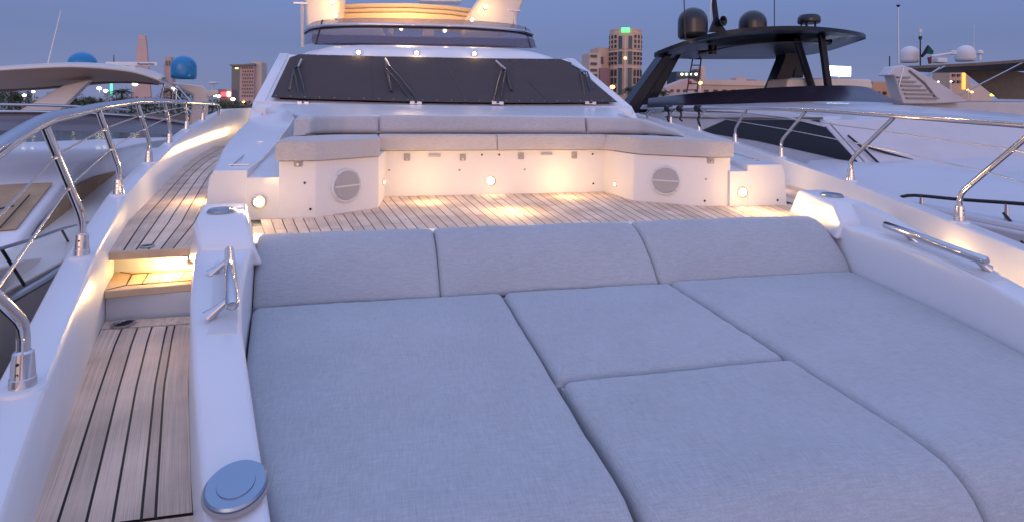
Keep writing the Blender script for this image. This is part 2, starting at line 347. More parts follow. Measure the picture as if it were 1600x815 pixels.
for s in (-1, 1):
    D = 0.0 if s < 0 else 0.75
    fr = [0, 0.222, 0.384, 0.535, 0.697, 0.778, 1.0]
    dl = (lambda y: interp(y, [(1.1, -0.05), (1.8, -0.01), (3.1, 0.055)])); L = (lambda y: side(sxl(y) + dl(y), s)); Rr = (lambda y: side(coam_out(y) + 0.003, s))
    fracs_deck('side_deck', L, Rr, 1.72, 3.0 + D, lambda y: -1.05 - 0.05 * max(0, 3.1 - y), fr, gap=0.0075)
    # margin boards at the two ends of the lower walkway
    for (y0, y1) in ((3.006 + D, 3.10 + D), (1.10, 1.708)):
        g = [[V(L(y0), y0, deckz(min(y0, 3.1))), V(Rr(y0), y0, deckz(min(y0, 3.1)))], [V(L(y1), y1, deckz(min(y1, 3.1))), V(Rr(y1), y1, deckz(min(y1, 3.1)))]]
        b_ = MB(); b_.add([g[0][0], g[0][1], g[1][1], g[1][0]], [(0, 1, 2, 3)], [[(7.1, 0), (7.9, 0), (7.9, 1), (7.1, 1)]])
        b_.add([p + Vector((0, 0, -0.03)) for p in (g[0][0], g[0][1], g[1][1], g[1][0])], [(3, 2, 1, 0)]); obj('margin_board', b_, teak, yacht, recalc=False)
    # steps
    for (y0, y1, z, nm) in ((3.075 + D, 3.42 + D, -0.90, 'step'), ):
        t_ = MB()
        g = [[V(L(y0), y0, z), V(side(-0.93, s), y0 + 0.05, z)], [V(L(y1), y1, z), V(side(-0.96, s), y1, z)]]
        st = obj(nm, MB().slab(g, (0, 0, -0.036)), teak2, yacht, bevel=0.004)
        # caulk lines on the tread
        cl = MB(); 
        def on(u, v): a = g[0][0].lerp(g[0][1], u); b = g[1][0].lerp(g[1][1], u); return a.lerp(b, v) + Vector((0, 0, 0.0015))
        for u in (0.22, 0.40, 0.58, 0.74, 0.82): cl.tube([on(u, 0.2), on(u, 0.8)], 0.0022, 4)
        cl.tube([on(0.02, 0.05), on(0.22, 0.2), on(0.98, 0.2)], 0.0022, 4); cl.tube([on(0.04, 0.97), on(0.22, 0.8), on(0.98, 0.8)], 0.0022, 4)
        obj('caulk_line', cl, caulk, st)
        obj('riser', MB().slab([[V(L(3.12 + D), 3.12 + D, -0.936), V(side(-0.93, s), 3.12 + D, -0.936)], [V(L(3.12 + D), 3.12 + D, -1.12), V(side(-0.93, s), 3.12 + D, -1.12)]], (0, 0.3, 0)), gel, yacht)
        obj('riser', MB().slab([[V(L(3.40 + D), 3.40 + D, -0.79), V(side(-0.95, s), 3.40 + D, -0.79)], [V(L(3.40 + D), 3.40 + D, -1.0), V(side(-0.95, s), 3.40 + D, -1.0)]], (0, 0.3, 0)), gel, yacht)
    L2 = (lambda y: side(sxl(y) + 0.05, s)); R2 = (lambda y: side(inner_wall(y) + 0.02, s))
    fracs_deck('side_deck', L2, R2, 3.245 + D, 9.4, lambda y: -0.752 + 0.02 * max(0, y - 5), [0, 0.17, 0.32, 0.47, 0.62, 0.77, 1.0], gap=0.008, n=18)
    obj('deck_nosing', MB().slab([[V(L2(3.225 + D), 3.205 + D, -0.750), V(R2(3.225 + D), 3.235 + D, -0.750)], [V(L2(3.243 + D), 3.243 + D, -0.750), V(R2(3.243 + D), 3.243 + D, -0.750)]], (0, 0, -0.04)), teak2, yacht, bevel=0.003)
    # coaming along the sunpad (stepped section: outer wall, top, inner wall)
    secs = []
    for y in (-0.9, -0.3, 0.4, 0.8, 1.1, 1.345, 1.6, 1.85, 2.05, 2.3, 2.6, 2.92, 3.12):
        o_, i_, z = coam_out(y), coam_in(y), coam_z(y); e = 0.018
        p = [(o_, -1.5), (o_, z - e), (o_ + 0.3 * e, z - 0.3 * e), (o_ + e, z), (i_ - e, z), (i_ - 0.3 * e, z - 0.3 * e), (i_, z - e), (i_ + 0.015, -1.3), (i_ + 0.015, -1.5)]
        secs.append([V(side(a, s), y, b) for a, b in p])
    obj('coaming', MB().loft(secs), gel, yacht, sharp=60)
    # raised pod at the after end of the coaming
    hp = []
    for (y, z, o_, i_) in ((3.02, -0.70, -0.86, -0.62), (3.16, -0.60, -0.93, -0.68), (3.62, -0.585, -1.02, -0.79), (3.66, -0.76, -1.04, -0.76)):
        hp.append([V(side(a, s), y, b) for a, b in ((o_ - 0.02, -0.80), (o_, z), (i_, z), (i_ + 0.05, -0.80))])
    obj('coaming_pod', MB().loft(hp), gel, yacht, bevel=0.02, seg=3)
    if s > 0:
        lp_ = []
        for (y, z, w_) in ((2.1, -0.735, 0.03), (2.4, -0.70, 0.09), (2.75, -0.655, 0.13), (3.05, -0.61, 0.17), (3.25, -0.60, 0.20)):
            o_ = coam_out(y) - 0.012; lp_.append([V(side(a, s), y, b) for a, b in ((o_, -0.80), (o_, z - 0.01), (o_ + 0.012, z), (o_ + w_ * 0.6, z), (o_ + w_, -0.80))])
        obj('coaming_lip', MB().loft(lp_), gel, yacht, bevel=0.01)
# deck drains
for (x, y, z, r_) in ((-1.195, 3.045, deckz(3.045) + 0.001, 0.052), (-1.19, 3.30, -0.749, 0.035)):
    d = obj('deck_drain', MB().lathe(V(x, y, z), (0, 0, 1), [(r_, 0), (r_, 0.006), (r_ * 0.82, 0.008), (r_ * 0.8, 0.003), (0, 0.003)]), brushed, yacht)
    g_ = MB()
    for k in (-2, -1, 0, 1, 2): g_.box(V(x, y + k * r_ * 0.28, z + 0.004), (r_ * 1.35 * math.cos(k * 0.5), r_ * 0.10, 0.003), Matrix.Rotation(0.5, 3, 'Z'))
    obj('slot', g_, blackp, d)
# bow deck and well in front of the sunpad
obj('foredeck', MB().slab([[V(-0.9, -1.2, -1.47), V(CX + 2, -1.2, -1.47)], [V(-1.6, 4, -1.47), V(4, 4, -1.47)]], (0, 0, -0.05)), gelm, yacht)
obj('sunpad_base', MB().prism([V(coam_in(y) + 0.0, y, -1.46) for y in (1.18, 1.5, 2.2, 2.9, 3.3)] + [V(side(coam_in(y), 1), y, -1.46) for y in (3.3, 2.9, 2.2, 1.5, 1.18)], (0, 0, 0.38)), gel, yacht, bevel=0.02)
obj('backrest_bulkhead', MB().slab([[V(-0.72, 3.26, -0.745), V(2.86, 3.26, -0.745)], [V(-0.80, 3.47, -0.738), V(2.93, 3.47, -0.738)]], (0, 0, -0.5)), gel, yacht, bevel=0.012)
# flush discs
for (x, y, z, r_, tl) in ((-0.318, 1.40, -0.868, 0.066, 0.27), (-0.855, 3.37, -0.588, 0.068, 0.02), (2.985, 3.37, -0.588, 0.068, 0.02)):
    ax = Vector((0, -tl, 1)).normalized(); c = V(x, y, z)
    d = obj('table_socket', MB().lathe(c, ax, [(r_, -0.01), (r_, 0.008), (r_ * 0.94, 0.013), (0, 0.013)], 40), disc, yacht)
    obj('cap', MB().lathe(c, ax, [(r_ * 0.62, 0.012), (r_ * 0.60, 0.0155), (0, 0.0155)], 32), disc, d)
    obj('gasket', MB().lathe(c, ax, [(r_ * 1.08, -0.004), (r_ * 1.06, 0.003), (0, 0.003)], 40), greyp, d)
# grab handles
for s in (-1, 1):
    a = V(side(-0.668, s), 2.76, -0.655); b = V(side(-0.483, s), 2.04, -0.665); d = (b - a).normalized()
    h = obj('grab_handle', MB().tube([a, a + d * 0.012, a.lerp(b, 0.5), b - d * 0.012, b], [0.012, 0.0205, 0.021, 0.0205, 0.012], 16), chrome, yacht)
    for t_ in (0.2, 0.88):
        p = a.lerp(b, t_); q = p + Vector((0.07 * s, -0.02, -0.058)); obj('bracket', MB().tube([p, p.lerp(q, 0.6), q], [0.010, 0.014, 0.024], 14), chrome, h)
    pm = [(lambda y: (interp(y, [(2.04, -0.483), (2.76, -0.668)]), y))(y) for y in (2.0, 2.1, 2.3, 2.5, 2.7, 2.8)]
    obj('recess_plate', MB().slab([[V(side(x - 0.065, s), y, coam_z(y) + 0.004), V(side(x + 0.022, s), y, coam_z(y) + 0.004)] for x, y in pm], (0, 0, -0.01)), gelm, h, bevel=0.003)

# ---- lounge deck
CL = 0.965
AY = -3.2
floor = obj('lounge_deck', MB().slab([[V(-1.06, 3.4, -0.756), V(3.24, 3.4, -0.756)], [V(-1.06, 5.0, -0.756), V(3.24, 5.0, -0.756)]], (0, 0, -0.05)), caulk, yacht)
pl = MB(); w_ = 0.0092
for k in range(-30, 31):
    gq = 0.0028 / 7.2
    a0 = k * w_ + gq; a1 = (k + 1) * w_ - gq
    # planks butt at random lengths
    ys = [3.4, 3.4 + random.uniform(0.15, 1.3), 5.0]
    for y0, y1 in ((ys[0], ys[1] - 0.002), (ys[1] + 0.002, ys[2])):
        P4 = [(CX + a0 * (y0 - AY), y0), (CX + a1 * (y0 - AY), y0), (CX + a1 * (y1 - AY), y1), (CX + a0 * (y1 - AY), y1)]
        if min(p[0] for p in P4) < -1.09 or max(p[0] for p in P4) > 3.22: continue
        kk = k + 40 + (60 if y0 > 3.4 else 0)
        pl.add([V(x, y, -0.75) for x, y in P4], [(0, 1, 2, 3)], [[(kk + .05, y0), (kk + .95, y0), (kk + .95, y1), (kk + .05, y1)]])
obj('plank_panel', pl, teak, floor, recalc=False)

inf = MB(); xr = [side(sxl(y) + 0.05, 1) for y in (3.42, 3.97)]
for k in range(5):
    x0, x1 = 3.0 + (xr[0] - 3.0) * k / 5, 3.0 + (xr[0] - 3.0) * (k + 1) / 5; x2, x3 = 3.0 + (xr[1] - 3.0) * (k + 1) / 5, 3.0 + (xr[1] - 3.0) * k / 5
    inf.add([V(x0 + .004, 3.42, -0.7515), V(x1 - .004, 3.42, -0.7515), V(x2 - .004, 3.97, -0.7515), V(x3 + .004, 3.97, -0.7515)], [(0, 1, 2, 3)], [[(90.05 + k, 0), (90.95 + k, 0), (90.95 + k, .55), (90.05 + k, .55)]])
ib = obj('deck_infill', MB().slab([[V(2.95, 3.41, -0.757), V(xr[0], 3.41, -0.757)], [V(2.95, 3.975, -0.757), V(xr[1], 3.975, -0.757)]], (0, 0, -0.04)), caulk, yacht)
obj('plank_panel', inf, teak, ib, recalc=False)
# ---- sofa base
T = -0.378
outl = [(CL - 2.09, 3.97), (CL - 1.405, 3.97), (CL - 1.005, 4.28), (CL - 0.96, 4.785), (CL + 0.93, 4.785), (CL + 0.985, 4.30), (CL + 1.41, 3.985), (CL + 2.08, 3.93)]
core = [(-0.67, 3.97)] + outl[1:7] + [(2.60, 3.965), (2.72, 5.9), (-0.86, 5.9)]
base = obj('sofa_base', MB().prism([V(x, y, -0.80) for x, y in core], (0, 0, 0.80 + T)), gelpanel, yacht, bevel=0.008)
for s in (-1, 1):
    # wing beside the sofa: low front with a channel next to the seat, rising aft
    f = (lambda x: x if s < 0 else 2 * CL - x)
    f2 = (lambda x: x if s < 0 else 2 * 0.985 - x)
    yf = 3.97 if s < 0 else 3.94
    body = [[V(f2(a), y, b) for a, b in ((-1.12 - 0.05, -0.80), (-1.10, -0.62), (-1.08, -0.50), (-0.66, -0.50), (-0.66, -0.80))] for y in (yf, yf + 0.02)]
    secs = []
    for (y, xo, z, xi, zi) in ((yf, -1.085, -0.435, -0.86 if s < 0 else -0.76, -0.435), (4.4, -1.17, -0.418, -0.86 if s < 0 else -0.77, -0.405), (4.8, -1.25, -0.395, -0.84 if s < 0 else -0.80, -0.33), (5.4, -1.37, -0.37, -0.84, -0.22), (6.2, -1.51, -0.345, -0.9, -0.15), (7.2, -1.63, -0.27, -1.1, -0.09), (8.3, -1.78, -0.205, -1.4, -0.10)):
        secs.append([V(f2(a), y, b) for a, b in ((xo - 0.03, -0.80), (xo, z - 0.05), (xo + 0.03, z), (xi, zi), (xi, -0.80))])
    wing = obj('sofa_wing', MB().loft(secs), gel, yacht, bevel=0.006)
    obj('channel', MB().slab([[V(f2(-0.862), yf + 0.002, -0.485), V(f2(-0.61), yf + 0.002, -0.485)], [V(f2(-0.842), 5.4, -0.30), V(f2(-0.61), 5.4, -0.30)]], (0, 0, -0.3)), gel, yacht)
    # hinges of the locker lid
    for y in (4.15, 5.0):
        obj('hinge', MB().box(V(f2(-0.95), y, interp(y, [(3.97, -0.43), (4.4, -0.409), (4.8, -0.35), (5.4, -0.27)]) + 0.006), (0.13, 0.012, 0.006)), brushed, wing)
    obj('lid_seam', MB().tube([V(f2(-0.99), 4.12, -0.4235), V(f2(-1.02), 4.8, -0.366)], 0.0035, 4), greyp, wing)
# trunk deck between sofa back and windscreen
secs = []
for (y, w1, z1, w2, z2, zc_) in ((5.76, 1.6, -0.16, 1.5, -0.115, -0.105), (6.5, 1.75, -0.14, 1.6, -0.085, -0.07), (7.3, 2.1, -0.13, 1.8, -0.05, -0.035), (7.8, 2.36, -0.11, 2.1, -0.03, -0.012), (8.45, 2.66, -0.06, 2.5, 0.0, 0.01), (9.0, 2.66, -0.02, 2.5, 0.0, 0.01)):
    c0 = 1.0
    secs.append([V(c0 - w1, y, -0.8), V(c0 - w1, y, z1), V(c0 - w2, y, z2), V(c0 - 0.8, y, zc_), V(c0 + 0.8, y, zc_), V(c0 + w2, y, z2), V(c0 + w1, y, z1), V(c0 + w1, y, -0.8)])
obj('coachroof', MB().loft(secs), gel, yacht, bevel=0.02)

# ---- sofa fittings
def face_frame(p, q):            # centre-line on a vertical panel from p to q (xy), outward normal towards the camera
    d = Vector((q[0] - p[0], q[1] - p[1], 0)).normalized(); n = Vector((d.y, -d.x, 0)); return d, n
def on_face(px, py, p, q): d, n = face_frame(p, q); return WP(px, py, (p[0], p[1], 0), n), d, n
LF = (outl[1], outl[2]); RF = (outl[5], outl[6])
for (px, py, (p, q)) in ((541, 290, LF), (1040, 282, RF)):
    c, d, n = on_face(px, py, p, q)
    sp = obj('speaker', MB().lathe(c, n, [(0.119, 0.0), (0.119, 0.012), (0.109, 0.018), (0.101, 0.012), (0, 0.012)], 40), gelm, base)
    obj('grille', MB().lathe(c, n, [(0.099, 0.011), (0.094, 0.019), (0, 0.021)], 36), mat('speaker_grille', (0.42, 0.40, 0.40), 0.6, bump=(160, 0.6, 0.002)), sp)
    rot = Matrix((d, n, up)).transposed(); obj('divider', MB().box(c + n * 0.022, (0.197, 0.006, 0.010), rot), gelm, sp)
    sc_ = MB()
    for ax_, az_ in ((-0.077, 0.077), (0.077, 0.077), (-0.077, -0.077), (0.077, -0.077)): sc_.lathe(c + d * ax_ + up * az_, n, [(0.006, 0.015), (0.005, 0.020), (0, 0.020)], 8)
    obj('screw', sc_, brushed, sp)
BK = (outl[3], outl[4]); LB = (outl[0], outl[1]); RB = (outl[6], outl[7]); RI = (outl[4], outl[5])
for (px, py, fc, e, big) in ((405, 315, LB, 8.5, 1), (767, 283, BK, 4.6, 1), (1158, 300, RB, 3.2, 1), (962, 288, RI, 2.1, 0)):
    c, d, n = on_face(px, py, *fc); c = c + n * (0.022 if fc in (LB, RB) else 0); rr = 0.028 if big else 0.013
    lp = obj('courtesy_light', MB().lathe(c, n, [(rr * 1.6, 0), (rr * 1.5, 0.006), (rr, 0.007), (0, 0.007)], 20), brushed, base)
    obj('lens', MB().lathe(c, n, [(rr, 0.005), (rr * 0.8, 0.011), (0, 0.014)], 16), lampw if big else lampsm, lp)
    lamp_light(c + n * 0.13 - up * 0.04, 0.16 if big else 0.08, yacht, rad=0.03)
    lamp_light(c + n * (0.8 if fc is BK else 0.45 if fc is RI else 0.5 if fc is LB else 0.34) + up * 0.02, e, yacht, rad=0.08)  # added fill light floating off the wall, spreads an even warm wash
# its mirror twin on the left inner panel, facing away from the camera
c = V(CL - 0.975, 4.60, -0.61); lp = obj('courtesy_light', MB().lathe(c, (1, 0.05, 0), [(0.02, 0), (0.019, 0.006), (0.013, 0.007), (0, 0.007)], 20), brushed, base)
obj('lens', MB().lathe(c, (1, 0.05, 0), [(0.013, 0.005), (0.010, 0.011), (0, 0.014)], 16), lampsm, lp)
lamp_light(c + Vector((0.34, -0.14, -0.02)), 2.1, yacht, rad=0.05)
for (px, py, fc) in ((636, 246, BK), (723, 246, BK), (814, 244, BK), (897, 243, BK), (466, 254, LB), (1110, 250, RB)):
    c, d, n = on_face(px, py, *fc); rot = Matrix((d, n, up)).transposed()
    lt = obj('strap_eye', MB().box(c + n * 0.006, (0.05, 0.012, 0.055), rot), greyp, base, bevel=0.005)
    obj('stud', MB().lathe(c + n * 0.012 - up * 0.012, n, [(0.010, 0), (0.008, 0.008), (0, 0.008)], 10), brushed, lt)
for (px, py, fc) in ((679, 243, BK), (854, 241, BK)):
    c, d, n = on_face(px, py, *fc); rot = Matrix((d, n, up)).transposed(); obj('catch', MB().box(c + n * 0.008, (0.10, 0.016, 0.022), rot), brushed, base, bevel=0.003)
for (px, py, fc) in ((599, 243, BK), (753, 242, BK), (780, 242, BK), (926, 241, BK), (597, 294, BK), (927, 287, BK), (485, 327, LB), (1101, 314, RB), (1215, 313, RB), (608, 266, BK), (718, 266, BK), (820, 265, BK), (476, 286, LB), (1103, 280, RB)):
    c, d, n = on_face(px, py, *fc); obj('screw_cap', MB().lathe(c, n, [(0.009, 0), (0.007, 0.005), (0, 0.005)], 10), blackp if py > 285 or py < 250 else greyp, base)

# ---- windscreen house
WSn = None
def ws_pt(u, v):           # u 0..1 left to right, v 0..1 base to roof
    xc = 1.0 + (0.86 - 1.0) * v; hw = 2.53 + (2.40 - 2.53) * v
    x = xc + (2 * u - 1) * hw; bul = (1 - (2 * u - 1) ** 2)
    y = 8.43 + 1.77 * v - 0.45 * bul * (1 - 0.5 * v)
    z = 0.045 + (0.745 + 0.055 * u) * v - 0.035 * v * bul - 0.035 * bul * (1 - v)
    return V(x, y, z)
frame_grid = [[ws_pt(-0.045 + 1.09 * i / 16, -0.06 + 1.12 * j / 6) + Vector((0, 0.02, -0.02)) for i in range(17)] for j in range(7)]
house = obj('windscreen_frame', MB().slab(frame_grid, (0, 0.10, -0.05)), gel, yacht)
obj('windscreen', MB().slab([[ws_pt(0.02 + 0.96 * i / 16, 0.03 + 0.94 * j / 6) + Vector((0, 0.015, -0.015)) for i in range(17)] for j in range(7)], (0, 0.01, -0.01)), darkglass, yacht)
# skirt under the windscreen frame, closing down onto the coachroof
skr = frame_grid[0]
obj('frame_skirt', MB().slab([[p + Vector((0, -0.015, 0.03)) for p in skr], [p + Vector((0, -0.05, -0.40)) for p in skr]], (0, 0.12, 0)), gel, yacht, bevel=0.01)
# side walls of the house
for s in (0, 1):
    u = -0.045 if s == 0 else 1.045
    a = ws_pt(u, -0.06); b = ws_pt(u, 1.06); o = (-1 if s == 0 else 1)
    low = V(a.x, 8.2, -0.8); low.z = EZ - 0.8
    hs = MB().prism([low, V(low.x, 8.15, -0.21), a + Vector((0.0, 0, 0)), b, b + Vector((o * 0.1, 12, 0)), V(low.x, 22, -0.8)], (-o * 0.15, 0, 0))
    hw = obj('house_side', hs, gel, yacht, bevel=0.01)
    obj('side_window', MB().prism([Vector((low.x + o * 0.012, 9.6, EZ + 0.05)), Vector((low.x + o * 0.02, 10.7, EZ + 0.62)), Vector((low.x + o * 0.02, 17, EZ + 0.7)), Vector((low.x + o * 0.012, 17, EZ + 0.05))], (-o * 0.03, 0, 0)), darkglass, yacht)
for xx in (-1.60, 3.60): obj('pillar_foot', MB().box(V(xx, 8.40, -0.17), (0.34, 0.30, 0.30)), gel, yacht, bevel=0.10, seg=4)
# roof brow
bro = []
for j, (dy, dz, sh) in enumerate(((0.0, 0.0, 1.02), (0.10, 0.10, 1.0), (0.32, 0.20, 0.97), (0.55, 0.25, 0.93), (12, 0.28, 0.93))):
    row = []
    for i in range(19):
        t_ = -1 + 2 * i / 18; xx = 0.86 + t_ * 2.52 * sh; bul = 1 - t_ * t_
        fall = 0.20 * abs(t_) ** 7
        row.append(V(xx, 10.28 + dy - 0.25 * bul, 0.82 + 0.025 * t_ + dz * (1 - 0.1 * abs(t_) ** 4) - fall * (1 if j else 0.3)))
    bro.append(row)
roof = obj('roof', MB().slab(bro, (0, 0.1, -0.09)), gel, yacht, sharp=70)
obj('headlining', MB().prism([V(-1.5, 10.45, 0.80), V(3.2, 10.45, 0.80), V(3.2, 21, 0.80), V(-1.5, 21, 0.80)], (0, 0, -0.05)), gelm, yacht)
for px in (560, 651, 741):
    c = W(px, 82.0 + (px - 560) * 0.012, 10.02)
    lp = obj('roof_light', MB().lathe(c, (0, -1, -0.6), [(0.05, -0.02), (0.045, 0.0), (0.0, 0.0)], 16), brushed, roof)
    obj('lens', MB().lathe(c, (0, -1, -0.6), [(0.034, 0.0), (0.03, 0.010), (0.0, 0.012)], 14), lampsm, lp)
    lamp_light(c + Vector((0, -0.12, 0.03)), 0.8, yacht)
# flybridge screen
scr = []
base_px = [(474, 71, 11.6), (482, 69, 11.2), (510, 68, 10.85), (560, 67, 10.62), (640, 68, 10.5), (720, 69.5, 10.55), (780, 71.5, 10.75), (815, 73.5, 11.05), (839, 76, 11.6)]
top_px = [(478, 42, 12.1), (492, 34, 11.6), (520, 30, 11.25), (565, 28, 11.0), (640, 29, 10.85), (720, 31, 10.95), (775, 35, 11.15), (808, 39, 11.4), (828, 46, 11.9)]
bs = smooth([W(*p) for p in base_px], 4); ts = smooth([W(*p) for p in top_px], 4)
scr = [bs, [a.lerp(b, 0.5) for a, b in zip(bs, ts)], ts]
obj('flybridge_screen', MB().slab(scr, (0, 0.012, 0)), tintglass, yacht)
rl = [a.lerp(b, 0.72) + Vector((0, -0.05, 0)) for a, b in zip(bs, ts)]
rail_f = obj('flybridge_rail', MB().tube(rl, 0.030, 10), chrome, yacht)
obj('rail_gasket', MB().tube([p + Vector((0, 0.03, -0.045)) for p in rl], 0.022, 6), blackp, rail_f)
for i in (6, 30): obj('screen_joint', MB().tube([bs[i] + Vector((0, -0.01, 0)), ts[i] + Vector((0, -0.01, 0))], 0.014, 6), blackp, rail_f)
# flybridge furniture seen through the screen
warm_gel = gelm
obj('helm_console', MB().prism([W(503, 60, 12.2), W(503, 43, 12.2), W(597, 43, 12.2), W(603, 60, 12.2)], (0, 1.2, 0)), gelm, yacht, bevel=0.05)
obj('console_top', MB().prism([W(487, 68, 11.8), W(487, 53, 11.8), W(835, 60, 11.8), W(838, 74, 11.8)], (0, 0.3, -0.0)), mat('console_grey', (0.16, 0.15, 0.2), 0.6), yacht, bevel=0.04)
obj('helm_seat', MB().prism([W(662, 57, 12.4), W(662, 43, 12.4), W(679, 43.5, 12.4), W(679, 57.5, 12.4)], (0, 0.5, 0)), cream, yacht, bevel=0.04)
obj('helm_seat', MB().prism([W(610, 54, 12.4), W(605, 42, 12.4), W(615, 42, 12.4), W(615, 55, 12.4)], (0, 0.5, 0)), cream, yacht, bevel=0.03)
# hardtop arch: two pylons, aft settee lit warm
def pylon(pts, Y, dy): return MB().prism([W(*p, Y) for p in pts], (0, dy, 0))
obj('arch_leg', pylon([(478, 48), (470, -62), (530, -62), (531, 24), (524, 50)], 13.2, 2.2), cream, yacht, bevel=0.08, seg=3)
obj('arch_leg', pylon([(790, -58), (736, 22), (733, 46), (797, 52), (806, 34), (822, -6), (838, -58)], 13.2, 2.2), cream, yacht, bevel=0.08, seg=3)
obj('hardtop', MB().prism([W(455, -60, 12.6), W(440, -70, 12.6), W(845, -64, 12.6), W(835, -55, 12.6)], (0, 1.6, 0)), cream, yacht, bevel=0.05)
for k, (y0, y1) in enumerate(((4.5, 12), (12.4, 19), (19.4, 42))):
    pts = [(528, y0 + 2), (580, y0 + 0.2), (640, y0), (700, y0 + 3.5), (738, y0 + 8.5)]; pb = [(a, y1 + (b - y0)) for a, b in pts]
    Yk = 15.0 - 0.25 * k
    obj('aft_settee', MB().slab([[W(a, b, Yk) for a, b in pts], [W(a, b, Yk) for a, b in pb]], (0, 0.5, 0)), mat('settee_%s' % 'abc'[k], (0.66, 0.50, 0.33), 0.7), yacht, bevel=0.05, seg=3)
obj('stern_locker', MB().prism([W(655, 2, 16.5), W(655, -14, 16.5), W(722, -14, 16.5), W(722, 3, 16.5)], (0, 0.6, 0)), gelm, yacht, bevel=0.03)
for (px, py, Y, e) in ((519, 3, 13.1, 6), (524, 25, 13.1, 5), (627, 45, 12.1, 1.5), (695, 48, 12.1, 1.5), (759, 11, 13.1, 6), (738, 31, 13.0, 4)):
    c = W(px, py, Y); lp = obj('deck_light', MB().lathe(c, (0, -1, 0), [(0.05, -0.02), (0.045, 0.005), (0.0, 0.006)], 14), brushed, yacht)
    obj('lens', MB().lathe(c, (0, -1, 0), [(0.036, 0.004), (0.03, 0.018), (0.0, 0.02)], 12), lampsm, lp)
    lamp_light(c + Vector((0, -0.25, 0)), e, yacht, col=(1.0, 0.62, 0.28))
lamp_light(W(635, -10, 13.6), 85, yacht, col=(1.0, 0.60, 0.26), rad=0.1)  # added unseen light without a fitting, brightens the settee
# aerial posts either side
for (px, y0, y1, Y) in ((473, 74, 3, 11.4), (806, 50, 14, 11.6)):
    p = obj('signal_post', MB().tube([W(px, y0, Y), W(px - 1.5, y1, Y)], 0.03, 8), cream, yacht)
    obj('light_bracket', MB().box(W(px - 3, y1 + 2.5, Y), (0.25, 0.06, 0.03)), brushed, p)

# ---- wipers
ws_n = (ws_pt(0.5, 1) - ws_pt(0.5, 0)).cross(Vector((1, 0, 0))).normalized()
if ws_n.y > 0: ws_n = -ws_n
def WSP(px, py, off=0.0):
    best = None; d = ray(px, py); o = Vector((0, 0, EZ))
    lo, hi = 6.0, 14.0
    # march to the curved screen
    t = 7.0
    for _ in range(400):
        p = o + d * t
        v = (p.z - EZ - 0.03) / 0.805; u = (p.x - (1.0 - 0.14 * v)) / (2 * (2.53 - 0.13 * v)) + 0.5
        q = ws_pt(u, v)
        if p.y >= q.y: break
        t += 0.02
    return p + ws_n * off
for (fx, fy, ex, ey, tx, ty, b0, b1) in ((475, 164.5, 463, 112, 471, 98, (459, 114), (452, 146)), (650, 165.5, 606, 111, 602, 97, (604, 114), (612, 147)), (777, 165, 787, 115, 775, 100, (791, 118), (799, 145)), (921, 166.5, 910, 118, 893, 105, (917, 116), (927, 144))):
    f0 = WSP(fx - 6, 161, 0.03) - Vector((0, 0.0, 0.03)); f1 = WSP(fx + 5, 161.5, 0.03) - Vector((0, 0, 0.03))
    e0 = WSP(ex - 4, ey + 2, 0.07); e1 = WSP(ex + 3, ey, 0.07); tp = WSP(tx, ty, 0.05)
    ft = MB().box(f0 + Vector((0, -0.02, 0)), (0.07, 0.09, 0.05)); ft.box(f1 + Vector((0, -0.02, 0)), (0.07, 0.09, 0.05)); ft.box((f0 + f1) / 2 + Vector((0, -0.02, -0.01)), (0.18, 0.05, 0.025))
    wp = obj('wiper', ft, brushed, yacht, bevel=0.01)
    obj('arm', MB().tube([f0, f0.lerp(e0, 0.5) + ws_n * 0.03, e0], 0.012, 6).tube([f1, f1.lerp(e1, 0.5) + ws_n * 0.03, e1], 0.012, 6).tube([e0, e1], 0.012, 6), blackp, wp)
    obj('arm_tip', MB().tube([e1, tp], [0.014, 0.02], 6), brushed, wp)
    obj('blade', MB().tube([WSP(*b0, 0.04), WSP(*b1, 0.04)], 0.016, 5).tube([WSP(*b0, 0.04), tp], 0.010, 5), blackp, wp)

